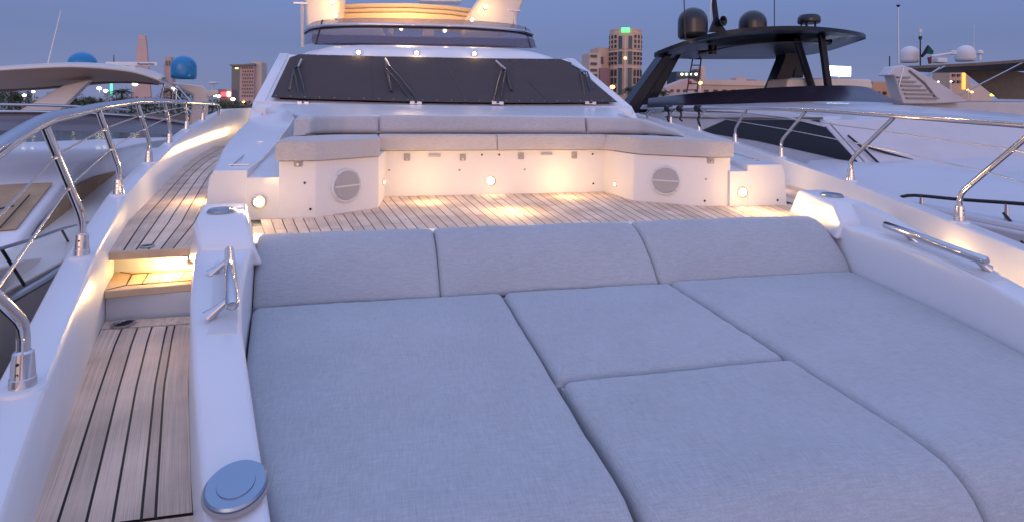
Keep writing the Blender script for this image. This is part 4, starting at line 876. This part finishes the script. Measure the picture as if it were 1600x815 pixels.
obj('ceiling_panel', MB().slab(ung, (0, 0, -0.02)), mat('grey_lining', (0.06, 0.058, 0.07), 0.4, coat=0.1), bb)
def black_leg(pts, Y, dy): return obj('hardtop_leg', MB().prism([W(*p, Y) for p in pts], (0, dy, 0)), blackg, bb, bevel=0.04, seg=3)
black_leg([(972, 178), (978, 170), (1038, 86), (1052, 84), (1000, 172), (998, 178)], 13.2, 0.5)
black_leg([(996, 176), (1004, 164), (1050, 86), (1066, 84), (1020, 168), (1014, 176)], 14.2, 0.4)
black_leg([(1205, 142), (1225, 92), (1230, 60), (1258, 60), (1250, 92), (1228, 142)], 14.5, 0.4)
black_leg([(1240, 122), (1245, 90), (1258, 88), (1256, 122)], 14.9, 0.2)
black_leg([(1268, 142), (1240, 58), (1251, 58), (1278, 142)], 12.4, 0.12)
black_leg([(1293, 143), (1281, 52), (1290, 52), (1303, 143)], 12.0, 0.12)
obj('ceiling_speaker', MB().lathe(W(1113, 78, 13.2), up, [(0.10, -0.12), (0.11, 0.12), (0, 0.12)], 16), blackp, bb)
dm = blackg; dm2 = mat('black_dome', (0.014, 0.014, 0.018), 0.26, coat=0.3)
dome('radar_dome', W(1082, 61, 13.0), 0.36, 0.78, dm2, bb); dome('radar_dome', W(1176, 52, 13.4), 0.35, 0.60, dm2, bb)
gd = W(1264, 37, 13.0); rd = obj('satellite_compass', MB().lathe(gd, up, [(0.26, 0), (0.28, 0.05), (0.27, 0.16), (0.22, 0.22), (0, 0.24)], 24), dm2, bb)
fe = MB()
for k in range(5): fe.tube([gd + Vector((0.18 * math.cos(k * 1.26), 0.18 * math.sin(k * 1.26), -0.1)), gd + Vector((0.18 * math.cos(k * 1.26), 0.18 * math.sin(k * 1.26), 0.02))], 0.02, 6)
obj('mount', fe, blackp, rd)
hc = W(1130, 33, 13.0); hn = obj('horn', MB().lathe(hc, Vector((0.25, -1, 0)), [(0.03, -0.25), (0.05, -0.1), (0.12, 0.0), (0.13, 0.01), (0.09, 0.0), (0.03, -0.08)], 20), blackp, bb)
obj('mast', MB().prism([W(1110, 50, 13.1), W(1118, 30, 13.1), (W(1113, -20, 13.1)), W(1117, -20, 13.1), W(1124, 32, 13.1), W(1136, 50, 13.1)], (0, 0.12, 0)), blackg, bb, bevel=0.01)
obj('antenna', MB().tube([W(1109, 34, 12.8), W(1113, -25, 12.8)], 0.02, 6), domew, bb)
obj('antenna', MB().tube([W(1071, 60, 11.3), W(1068, -20, 11.3)], 0.012, 6), blackp, bb)
obj('antenna', MB().tube([W(1210, 41, 12.4), W(1210, -20, 12.4)], 0.012, 6), blackp, bb)
ld = MB()
la = [W(1083, 88, 15.5), W(1073, 145, 15.5)]; lb_ = [W(1096, 88, 15.5), W(1089, 145, 15.5)]
ld.tube(la, 0.022, 6); ld.tube(lb_, 0.022, 6)
for k in range(6): t = 0.08 + k * 0.17; ld.tube([la[0].lerp(la[1], t), lb_[0].lerp(lb_[1], t)], 0.016, 6)
obj('ladder', ld, mat('maroon_metal', (0.10, 0.04, 0.05), 0.4), bb)
# dark rail on its foredeck
rbp = [WX(1408, 308, 5.05), WX(1430, 305.5, 5.05), WX(1500, 312, 5.05), WX(1600, 319, 5.05), WX(1700, 330, 5.05)]
rb_ = obj('railing', MB().tube(smooth(rbp, 3), 0.016, 8), blackp, bb)
for (a, b) in (((1440, 307), (1440, 323)), ((1573, 318), (1573, 356))):
    obj('stanchion', MB().tube([WX(*a, 5.05), WX(*b, 5.05)], [0.013, 0.02], 8), brushed, rb_)
obj('mooring_line', MB().tube([WX(1568, 333, 5.04), WX(1592, 362, 5.0), WX(1600, 385, 4.95)], 0.012, 6), blackp, bb)

# ================================================================== THIRD YACHT, FAR RIGHT
bc = thing('motor_yacht', (17, 20, 0), 'white motor yacht at far right with a louvred arch, grey awning and three white domes', 'motor yacht')
obj('superstructure', MB().prism([W(1340, 172, 15), W(1420, 158, 15), W(1520, 158, 15), W(1700, 160, 15), W(1700, 230, 15), W(1340, 230, 15)], (0, 4, 0)), lil, bc, bevel=0.1)
obj('hull', MB().prism([W(1340, 190, 14.9), W(1720, 190, 14.9), Vector((26, 14.9, -0.3)), Vector((12, 14.9, -0.3))], (0, 9, 0)), lil, bc, bevel=0.1)
arch = [(1388, 118), (1397, 104), (1411, 102), (1425, 106), (1470, 130), (1515, 160), (1460, 163), (1412, 163), (1404, 140), (1398, 119)]
ac = obj('arch', MB().prism([W(a, b, 14.6) for a, b in arch], (0, 0.4, 0)), lil, bc, bevel=0.04)
for k in range(6):
    y = 121 + k * 6.5; x0 = 1402 + k * 3.0; x1 = 1422 + k * 9
    obj('louvre', MB().box((W(x0, y, 14.56) + W(x1, y, 14.56)) / 2, ((W(x1, y, 14.56) - W(x0, y, 14.56)).length, 0.05, 0.045)), greyp, ac)
obj('arch_groove', MB().tube([W(1421, 110, 14.57), W(1445, 130, 14.57), W(1463, 153, 14.57)], 0.03, 5), greyp, ac)
obj('awning_frame', MB().slab([[W(1400, 104, 15.3), W(1450, 102, 14.7), W(1530, 98, 14.4), W(1640, 90, 14.2)], [W(1404, 106, 16.5), W(1460, 110, 18), W(1550, 110, 18.5), W(1680, 104, 19)]], (0, 0, -0.10)), khaki, bc, bevel=0.02)
obj('awning_curtain', MB().prism([W(1502, 108, 17), W(1560, 108, 17), W(1660, 122, 17), W(1700, 158, 17), W(1562, 155, 17)], (0, 0.05, 0)), khaki, bc)
for a, b in (((1411, 107), (1404, 136)), ((1468, 106), (1450, 118)), ((1600, 97), (1500, 148)), ((1452, 116), (1476, 104))):
    obj('awning_pole', MB().tube([W(*a, 14.3), W(*b, 14.3)], 0.022, 6), brushed, bc)
dome('radar_dome', W(1421, 98, 15.6), 0.28, 0.54, domew, bc); dome('radar_dome', W(1508, 96, 16.2), 0.30, 0.56, domew, bc)
gp = W(1531, 94, 15.4); obj('gps_dome', MB().tube([gp, gp + up * 0.2], 0.05, 8).lathe(gp + up * 0.18, up, [(0.05, 0), (0.095, 0.03), (0.095, 0.10), (0.06, 0.15), (0, 0.16)], 16), domew, bc)
ra = obj('radar_scanner', MB().tube([W(1455, 88, 15.2), W(1490, 83, 15.2)], 0.035, 8), domew, bc); obj('radar_housing', MB().box(W(1467, 95, 15.2), (0.40, 0.3, 0.16)), domew, ra, bevel=0.04)
obj('radar_housing', MB().lathe(W(1490, 83, 15.2), up, [(0.1, -0.05), (0.1, 0.05), (0, 0.09)], 14), domew, ra)
ms = obj('mast', MB().tube([W(1438, 105, 15.2), W(1438, 62, 15.2)], 0.022, 6), blackp, bc)
for y in (51, 62): obj('mast_light', MB().lathe(W(1438, y, 15.2), up, [(0.05, 0), (0.05, 0.1), (0, 0.12)], 10), blackp if y == 62 else domew, ms)
obj('mast_rod', MB().tube([W(1438, 62, 15.2), W(1438, 50, 15.2)], 0.012, 6), brushed, ms)
obj('antenna', MB().tube([W(1404, 99, 15.2), W(1403.5, 10, 15.2)], [0.02, 0.012], 6), brushed, bc)
obj('wind_sensor', MB().lathe(W(1403.5, 9, 15.2), up, [(0.02, -0.05), (0.055, 0.0), (0.055, 0.02), (0, 0.03)], 10), blackp, bc)
obj('antenna', MB().tube([W(1390, 104, 15.0), W(1390, 88, 15.0)], 0.018, 5), blackp, bc)
obj('antenna', MB().tube([W(1522, 90, 16), W(1522, 38, 16)], 0.008, 5), domew, bc)
# flag hanging from the arch
fpts = [(1451, 71), (1459, 81), (1456, 87), (1441, 90), (1446, 80)]
flg = thing('flag', W(1450, 100, 14.9), 'dark green flag drooping beside the white dome of the far right yacht', 'flag')
obj('cloth', MB().prism([W(a, b, 14.9) for a, b in ((1451, 71), (1459, 80), (1458, 85), (1448, 84))], (0, 0.03, 0)), mat('green_cloth', (0.01, 0.08, 0.06), 0.8), flg)
obj('cloth', MB().prism([W(a, b, 14.9) for a, b in ((1451, 71), (1448, 84), (1442, 90), (1441, 87))], (0, 0.05, 0)), mat('black_cloth', (0.012, 0.012, 0.03), 0.8), flg)
obj('cloth', MB().prism([W(a, b, 14.88) for a, b in ((1450, 90), (1456, 89), (1455, 100), (1452, 100))], (0, 0.03, 0)), mat('red_cloth', (0.16, 0.02, 0.04), 0.8), flg)

# ================================================================== SHORE: buildings
def bmat(n, c): return mat(n, c, 0.8, var=(0.05, 0.08))
pink = bmat('pink_render', (0.60, 0.42, 0.38)); sand = bmat('sand_render', (0.58, 0.42, 0.31)); sand2 = bmat('pale_sand_render', (0.62, 0.50, 0.41)); rose = bmat('rose_render', (0.30, 0.17, 0.18)); teal = mat('teal_glass', (0.03, 0.08, 0.11), 0.15); wing_ = mat('window_glass', (0.05, 0.045, 0.06), 0.15); amber = mat('lit_window', (0.8, 0.5, 0.2), 0.5, emit=((1, 0.62, 0.28), 2.2))  # pink and sand tones brightened to stand in for distant haze
def bbox(x0, x1, y0, y1, Y, dpt=25, mb_=None):
    """block whose front spans pixels x0..x1 with its roof at y0 and base at ground, facing the camera"""
    a = W(x0, y0, Y); b = W(x1, y0, Y); zt = max(a.z, b.z); zb = 1.2 if y1 is None else W((x0 + x1) / 2, y1, Y).z
    m_ = mb_ or MB(); m_.prism([Vector((a.x, Y, zb)), Vector((b.x, Y, zb)), Vector((b.x, Y, zt)), Vector((a.x, Y, zt))], (0, dpt, 0)); return m_
def bthing(x, Y, label, cat='building', name='building', group='buildings along the shore'):
    p = W(x, 160, Y); return thing(name, (p.x, Y + 8, 1.2), label, cat, group)
def windows(par, xs, ys, Y, wd, ht, m=None, lit=()):
    k = 0
    for y in ys:
        for x in xs:
            o = obj('window', bbox(x - wd / 2, x + wd / 2, y - ht / 2, y + ht / 2, Y, 0.8), amber if k in lit else (m or wing_), par); k += 1
            o.location.y -= 0.5
# obelisk tower
b = bthing(222, 600, 'tall tapering pink tower behind the radar bar of the left yacht', 'tower', 'tower')
z0 = 1.2
def taper(x0, x1, x2, x3, y_top, Y, dp):
    zt = W(x1, y_top, Y).z; return [[Vector((W(q, y_top, Y).x, Y + d, z)) for q, d in ((a, 0), (c, 0), (c - dp * 0.3, dp), (a + dp * 0.1, dp))] for a, c, z in ((x0, x3, z0), (x1, x2, zt))]
obj('wall', MB().loft(taper(206, 216, 228, 238, 62, 600, 5)), pink, b); obj('crown', bbox(217, 227, 55, 62, 601, 3), pink, b)
b = bthing(262, 620, 'small pink tower with an arched top, left of the large blue-covered dome', 'tower', 'tower')
obj('wall', bbox(256, 269, 98, None, 620, 10), pink, b); obj('belfry', bbox(258, 267, 89, 98, 621, 8), pink, b); windows(b, (260.3, 264.8), (97, 101), 619, 2, 4)
b = bthing(385, 520, 'tower block with teal glass side and dotted lattice front, far left shore')
obj('glass_wing', bbox(362, 378, 102, None, 520, 20), teal, b); obj('lattice_front', bbox(375, 397, 101, None, 517, 20), pink, b); obj('end_slab', bbox(393, 409, 97, None, 522, 22), sand2, b)
obj('roof', MB().prism([W(358, 101, 514), W(380, 100.5, 514), W(397, 99, 514), W(397, 102.5, 514), W(360, 103.5, 514)], (0, 24, 0)), teal, b)
for j in range(9):
    for i in range(5):
        o = obj('window', bbox(377.5 + i * 3.8 + (j % 2) * 1.2, 379.5 + i * 3.8 + (j % 2) * 1.2, 105 + j * 5.5, 107.5 + j * 5.5, 516, 0.8), wing_, b)
windows(b, (370,), (107,), 519, 5, 2, lit=(0,))
b = bthing(937, 560, 'low terraced sand-coloured block left of the round hotel tower')
obj('wall', bbox(921, 940, 84, None, 560, 24), sand2, b); obj('wall', bbox(935, 954, 75, None, 563, 24), sand, b); obj('wall', bbox(938, 954, 107, None, 556, 4), rose, b)
for y in (88, 100, 110, 118, 126): obj('window', bbox(923, 933, y - 2, y + 2, 559, 1), wing_, b)
obj('window', bbox(939, 943, 89, 100, 559.5, 1), wing_, b)
# round hotel tower with green crown light
b = bthing(977, 540, 'tall round hotel tower with vertical glass bands and a green light at the top', 'tower', 'tower')
rad_ = (W(1001, 100, 540).x - W(953, 100, 540).x) / 2; cxx = W(977, 100, 540 + rad_).x
def zt_(y): return W(977, y, 540).z
cyl = [(rad_ * 0.97, zt_(132) * 0 + 1.2), (rad_ * 0.97, zt_(77)), (rad_ * 1.02, zt_(76)), (rad_ * 1.02, zt_(50)), (rad_ * 0.98, zt_(49)), (rad_ * 0.98, zt_(44)), (0, zt_(44))]
obj('wall', MB().lathe((cxx, 540 + rad_, 0), up, cyl, 16), sand, b, sharp=20)
A0 = -math.atan2(cxx, 540)
def cp(a, f_, z): return Vector((cxx + rad_ * f_ * math.sin(a + A0), 540 + rad_ - rad_ * f_ * math.cos(a + A0), z))
for k, a0 in enumerate((-74, -52, -36, -22, -9, 9, 22, 36, 52, 74)):
    for (y0, y1) in ((53, 76), (80, 102), (108, 145)):
        if abs(a0) in (9, 22) : continue
        n_ = 3
        for q in range(n_):
            ya = y0 + (y1 - y0) * q / n_ + 1; yb = y0 + (y1 - y0) * (q + 1) / n_ - 1.6
            a = R(a0); c = cp(a, 1.0, (zt_(ya) + zt_(yb)) / 2)
            obj('window', MB().box(c, (2.2, 1.4, zt_(ya) - zt_(yb)), Matrix.Rotation(a + A0, 3, 'Z')), wing_, b)
for a0 in (-17, 17):
    for (y0, y1) in ((56, 76), (80, 100), (106, 148)):
        a = R(a0); c = cp(a, 1.0, (zt_(y0) + zt_(y1)) / 2); obj('window', MB().box(c, (3.6, 1.8, zt_(y0) - zt_(y1)), Matrix.Rotation(a + A0, 3, 'Z')), teal, b)
obj('mullion', MB().box(cp(0, 1.02, (zt_(56) + zt_(150)) / 2), (1.5, 1.5, zt_(56) - zt_(150)), Matrix.Rotation(A0, 3, 'Z')), sand2, b)
obj('sign', MB().box(cp(0, 1.04, (zt_(50.5) + zt_(43.5)) / 2), (8.0, 2.0, zt_(43.5) - zt_(50.5)), Matrix.Rotation(A0, 3, 'Z')), green_e, b)
obj('lit_window', MB().box(cp(0, 1.06, zt_(91)), (2.2, 1.6, 2.4)), amber, b)
for y in (106, 80): obj('ledge', MB().lathe((cxx, 540 + rad_, zt_(y)), up, [(rad_ * 1.03, -0.6), (rad_ * 1.03, 0.6), (0, 0.7)], 16), sand2, b)
# teal building seen under the black hardtop
b = bthing(1080, 480, 'small teal glass building with a row of bright lights, behind the ladder')
obj('wall', bbox(1057, 1094, 113, None, 480, 18), teal, b); obj('pylon', bbox(1096, 1102, 104, None, 478, 6), sand2, b); obj('side_wall', bbox(1090, 1097, 108, None, 479, 10), rose, b)
for x in (1066, 1073, 1079, 1088): obj('lit_window', bbox(x - 1.2, x + 1.2, 115, 117.5, 479, 0.8), street_e, b)
windows(b, (1062, 1070, 1078, 1086), (121,), 479.4, 5, 3)
# long low sandstone buildings
b = bthing(1230, 430, 'long low sandstone building with a flat parapet behind the black hardtop yacht')
obj('wall', bbox(1095, 1420, 134, None, 430, 20), sand, b); obj('parapet', bbox(1093, 1422, 132, 136, 429, 3), sand2, b); obj('tank', bbox(1150, 1166, 122, 132, 440, 8), pink, b); obj('tank', bbox(1168, 1182, 125, 132, 440, 8), rose, b)
windows(b, tuple(range(1104, 1400, 14)), (143,), 429.6, 6, 5)
b = bthing(1070, 400, 'pink gabled building with an emblem under the teal glass building')
obj('wall', MB().prism([W(1040, 160, 400), W(1040, 137, 400), W(1060, 130, 400), W(1078, 123, 400), W(1096, 131, 400), W(1096, 160, 400)], (0, 14, 0)), pink, b)
obj('emblem', MB().lathe(W(1079, 129, 399.6), (0, -1, 0), [(1.0, -0.3), (1.0, 0.3), (0, 0.3)], 12), mat('red_emblem', (0.3, 0.05, 0.05), 0.5), b); windows(b, (1050, 1060, 1070, 1088), (142,), 399.6, 4, 4)
b = bthing(1380, 330, 'orange lit low building just left of the louvred arch')
obj('wall', bbox(1364, 1408, 129, None, 330, 12), mat('orange_lit_render', (0.55, 0.32, 0.2), 0.8), b); windows(b, (1372, 1382), (146,), 329.6, 5, 5)  # orange lamplight is put into the wall colour
b = bthing(1495, 300, 'sandstone building seen between the awning poles of the far right yacht')
obj('wall', bbox(1484, 1516, 108, None, 300, 12), sand, b); obj('wall', bbox(1516, 1552, 132, None, 302, 12), sand2, b); windows(b, (1490, 1498), (118, 128), 299.6, 4, 4)
obj('lit_column', bbox(1505.5, 1509, 112, 140, 299, 1), mat('lit_orange', (0.8, 0.4, 0.1), 0.6, emit=((1, 0.45, 0.08), 1.3)), b)
b = bthing(350, 300, 'low building with a red illuminated front at the left shore')
obj('wall', bbox(340, 362, 140, None, 300, 12), rose, b); obj('red_sign', bbox(345, 357, 144, 151, 299, 1), red_e, b); obj('window', bbox(355, 358.5, 144, 151, 298.6, 1), street_e, b)
b = bthing(415, 480, 'pale flat-roofed building at the foot of the hotel tower on the left', group='buildings along the shore')
obj('wall', bbox(404, 432, 143, None, 470, 12), sand2, b); windows(b, (409, 416, 423), (149,), 469.5, 3, 3)
# billboard screen
bl = W(1312, 111, 260); b = thing('billboard', (bl.x, 260, 1.2), 'glowing white screen on a pole beyond the black hardtop yacht', 'billboard')
obj('screen', bbox(1295.5, 1329.5, 104.5, 119, 260, 0.8), bill_e, b); obj('post', MB().tube([Vector((bl.x, 260.6, 1.2)), Vector((bl.x, 260.6, bl.z - 2))], 0.35, 10), brushed, b); obj('frame', bbox(1294.8, 1330.2, 103.8, 119.7, 260.9, 0.6), blackp, b)
# green light mast
gm = W(174, 141, 150); g_m = thing('light_mast', (gm.x, 150, 1.2), 'slim mast with a vertical mint green light tube above the trees at left', 'light mast')
obj('pole', MB().tube([Vector((gm.x, 150, 1.2)), Vector((gm.x, 150, W(174, 150, 150).z))], 0.12, 8), brushed, g_m); obj('light_tube', MB().tube([W(174, 150, 150), W(174, 131, 150)], 0.28, 8), mint_e, g_m)
# ------------------------------------------------------------------ street lamps
def street_lamp(px, py, Y, label, m, r_=0.42):
    p = W(px, py, Y); t = thing('street_lamp', (p.x, Y, 1.2), label, 'street lamp', 'street lamps along the shore')
    obj('pole', MB().tube([Vector((p.x, Y, 1.2)), Vector((p.x, Y, p.z + 0.2))], [0.14, 0.08], 8), brushed, t)
    obj('lamp_head', MB().lathe(p, up, [(r_ * 0.5, -r_ * 0.7), (r_, -r_ * 0.2), (r_ * 0.9, r_ * 0.3), (r_ * 0.3, r_ * 0.6), (0, r_ * 0.65)], 14), m, t)
for i, (px, py, Y, lab, m, r_) in enumerate((
    (38, 149, 130, 'white street lamp among the trees at the far left edge', street_e, .33),
    (52, 143.5, 130, 'street lamp just left of the slanted arch leg of the left yacht', street_e, .28),
    (115, 149, 130, 'small yellow street lamp low in the trees right of the slanted arch leg', street_e, .25),
    (155, 138, 130, 'left lamp of the pair beside the mint green light mast', street_e, .42),
    (165, 142, 130, 'right lamp of the pair beside the mint green light mast', street_e, .40),
    (211, 131.5, 130, 'bright street lamp under the middle of the left yacht hardtop', street_e, .50),
    (270, 139, 130, 'bright street lamp below the large blue-covered dome', street_e, .46),
    (335.5, 149, 130, 'left lamp of the close pair right of the cream arch', street_e, .36),
    (342, 150.5, 130, 'right lamp of the close pair right of the cream arch', street_e, .36),
    (364, 155, 130, 'street lamp at the foot of the teal glass tower block', street_e, .42),
    (381, 160, 130, 'orange lamp below the dotted lattice tower block', street_o, .36),
    (957, 136, 130, 'large orange street lamp at the foot of the round hotel tower', street_o, .60),
    (1094, 129.5, 150, 'orange street lamp right of the ladder', street_o, .60),
    (1392, 144, 150, 'lower lamp of the orange pair left of the louvred arch', street_o, .50),
    (1394.5, 140, 152, 'upper lamp of the orange pair left of the louvred arch', street_o, .40),
    (1513, 141, 150, 'left lamp of the orange pair under the grey awning', street_o, .45),
    (1518.5, 144, 150, 'right lamp of the orange pair under the grey awning', street_o, .40),
    (1466, 128, 150, 'left small white lamp between the louvred arch and awning', street_e, .28),
    (1486, 127.5, 150, 'right small white lamp between the louvred arch and awning', street_e, .28))):
    street_lamp(px, py, Y, lab, m, r_)
p = W(1551, 148.5, 120); t = thing('street_lamp', (p.x, 120, 1.2), 'yellow-green lamp right of the orange pair under the awning', 'street lamp', 'street lamps along the shore')
obj('pole', MB().tube([Vector((p.x, 120, 1.2)), p], 0.1, 6), brushed, t); obj('lamp_head', MB().lathe(p, up, [(0.5, -0.3), (0.6, 0), (0.3, 0.3), (0, 0.35)], 12), mat('lime_light', (0.6, 0.9, 0.1), 0.5, emit=((0.55, 0.9, 0.08), 3)), t)

# ------------------------------------------------------------------ trees
leafm = mat('foliage', (0.050, 0.075, 0.030), 0.75, var=(0.8, 0.35)); palmm = mat('palm_leaf', (0.045, 0.065, 0.030), 0.7, var=(1.5, 0.3)); bark = mat('bark', (0.12, 0.09, 0.07), 0.9, var=(3, 0.2))
def tree_meshes(seed, h, w_):
    rnd = random.Random(seed); cr = MB(); tr = MB()
    tr.tube([Vector((0, 0, 0)), Vector((0.1, 0, h * 0.3)), Vector((0, 0.1, h * 0.55))], [0.22, 0.16, 0.1], 7)
    cl = []
    for k in range(11):
        a = rnd.uniform(0, 6.28); q = rnd.uniform(0.1, 0.40) * w_; z = h * rnd.uniform(0.38, 0.86); c = Vector((q * math.cos(a), q * math.sin(a), z)); cl.append((c, rnd.uniform(0.13, 0.24) * w_)); tr.tube([Vector((0, 0, h * 0.4)), c], [0.08, 0.03], 5)
    for c, r_ in cl:
        for _ in range(95):
            d = Vector((rnd.gauss(0, 1), rnd.gauss(0, 1), rnd.gauss(0, 0.8))).normalized() * r_ * rnd.uniform(0.45, 1.15); p = c + d
            s_ = rnd.uniform(0.10, 0.24); a = Vector((rnd.gauss(0, 1), rnd.gauss(0, 1), rnd.gauss(0, 1))).normalized(); b_ = a.orthogonal().normalized()
            cr.add([p - a * s_, p + b_ * s_ * 0.5, p + a * s_, p - b_ * s_ * 0.5], [(0, 1, 2, 3)])
    return tr, cr
def palm_meshes(seed, h):
    rnd = random.Random(seed); cr = MB(); tr = MB()
    tr.tube([Vector((0, 0, 0)), Vector((0.1, 0, h * 0.5)), Vector((0, 0, h))], [0.26, 0.2, 0.22], 8)
    for k in range(22):
        a = k * 2.4; el = rnd.uniform(-0.2, 1.2); L = rnd.uniform(1.8, 2.6); pts = []
        for i in range(6):
            t = i / 5; r_ = L * t; z = h + r_ * math.sin(el) * 0.9 - 1.3 * t * t * L * 0.42; pts.append(Vector((r_ * math.cos(a) * math.cos(el * 0.6), r_ * math.sin(a) * math.cos(el * 0.6), z)))
        cr.tube(pts, [0.04, .035, .03, .02, .015, .01], 4)
        sd_ = Vector((-math.sin(a), math.cos(a), 0))
        for i in range(14):
            t = 0.15 + 0.85 * i / 14; j = min(int(t * 5), 4); p = pts[j].lerp(pts[j + 1], t * 5 - j)
            for sg in (-1, 1):
                q = p + sd_ * sg * 0.55 * (1.1 - t * 0.6) + Vector((0, 0, -0.25)); ww = (pts[j + 1] - pts[j]).normalized() * 0.07
                cr.add([p - ww, p + ww, q], [(0, 1, 2)])
    return tr, cr
def tree_thing(kind, seed, h, w_, pos, label, first={}):
    key = (kind, seed)
    if key not in first:
        t = thing('palm_tree' if kind == 'palm' else 'tree', (0, 0, 0), label, 'palm' if kind == 'palm' else 'tree')
        tr, cr = palm_meshes(seed, h) if kind == 'palm' else tree_meshes(seed, h, w_)
        obj('trunk', tr, bark, t); obj('crown', cr, palmm if kind == 'palm' else leafm, t, recalc=False); first[key] = t
    else: t = copy_tree(first[key])
    t.location = pos; t.rotation_euler.z = random.uniform(0, 6); t['label'] = label; t['group'] = 'palms along the shore' if kind == 'palm' else 'trees along the left shore'
    return t
pos_w = ['at the far left edge of the picture', 'second from the left edge', 'behind the slanted arch leg', 'just right of the slanted arch leg', 'behind the small yellow lamp', 'left of the pair of lamps', 'below the pair of lamps', 'just right of the mint green light mast', 'below the left half of the radar bar', 'below the lettering on the radar bar', 'left of the lamp under the large blue dome', 'right of the lamp under the large blue dome', 'behind the cream arch', 'under the close pair of lamps', 'right of the red illuminated front', 'at the foot of the teal tower block', 'below the lattice tower block', 'right of the lattice tower block']
for i, (px, top) in enumerate(((-6, 129), (14, 131), (33, 136), (92, 141), (112, 142), (132, 148), (152, 150), (188, 140), (206, 147), (228, 150), (256, 141), (279, 144), (306, 141), (332, 152), (350, 153), (366, 158), (388, 158), (408, 158))):
    Y = 125 + (i % 3) * 5; h = W(px, top, Y).z - 1.0; v = i % 3; hb_ = (7.6, 7.0, 6.4)[v]
    p = W(px, 150, Y); t = tree_thing('tree', 100 + v, hb_, 6.0, (p.x, Y, 1.2), 'bushy dark green tree ' + pos_w[i]); sc_f = h / hb_; t.scale = (max(sc_f, 0.8), max(sc_f, 0.8), sc_f)
pl_w = ['left of the slanted arch leg, above the bushes', 'above the bushes below the radar bar', 'beside the lamp under the large blue dome', 'with its crown in front of the round hotel tower', 'at the foot of the terraced sand block', 'between the round hotel tower and the black leg', 'seen through the gap left of the ladder', 'tallest, beyond the lamp right of the cream arch']
for i, (px, top) in enumerate(((18, 124), (190, 137), (268, 134), (984, 132), (962, 152), (1000, 148), (1036, 138), (281, 138))):
    Y = 128 + i; h = W(px, top, Y).z - 1.2; p = W(px, 150, Y); t = tree_thing('palm', 7 + i % 2, 6.0, 0, (p.x, Y, 1.2), 'palm tree ' + pl_w[i]); f_ = h / 7.0; t.scale = (1, 1, f_)
# low hedge along the quay
hd = MB(); rnd = random.Random(3)
for k in range(5200):
    x = rnd.uniform(-125, 95); z = 1.2 + rnd.random() ** 1.2 * (2.6 + 0.9 * noise.noise(Vector((x * 0.25, 0, 0)))); p = Vector((x, 123 + rnd.uniform(-1.2, 1.2), z)); s_ = rnd.uniform(0.15, 0.4)
    a = Vector((rnd.gauss(0, 1), rnd.gauss(0, 1), rnd.gauss(0, 1))).normalized(); b_ = a.orthogonal().normalized(); hd.add([p - a * s_, p + b_ * s_ * .6, p + a * s_, p - b_ * s_ * .6], [(0, 1, 2, 3)])
tag(obj('hedge', hd, leafm, recalc=False), 'low dark hedge running along the quay', 'hedge', kind='stuff')
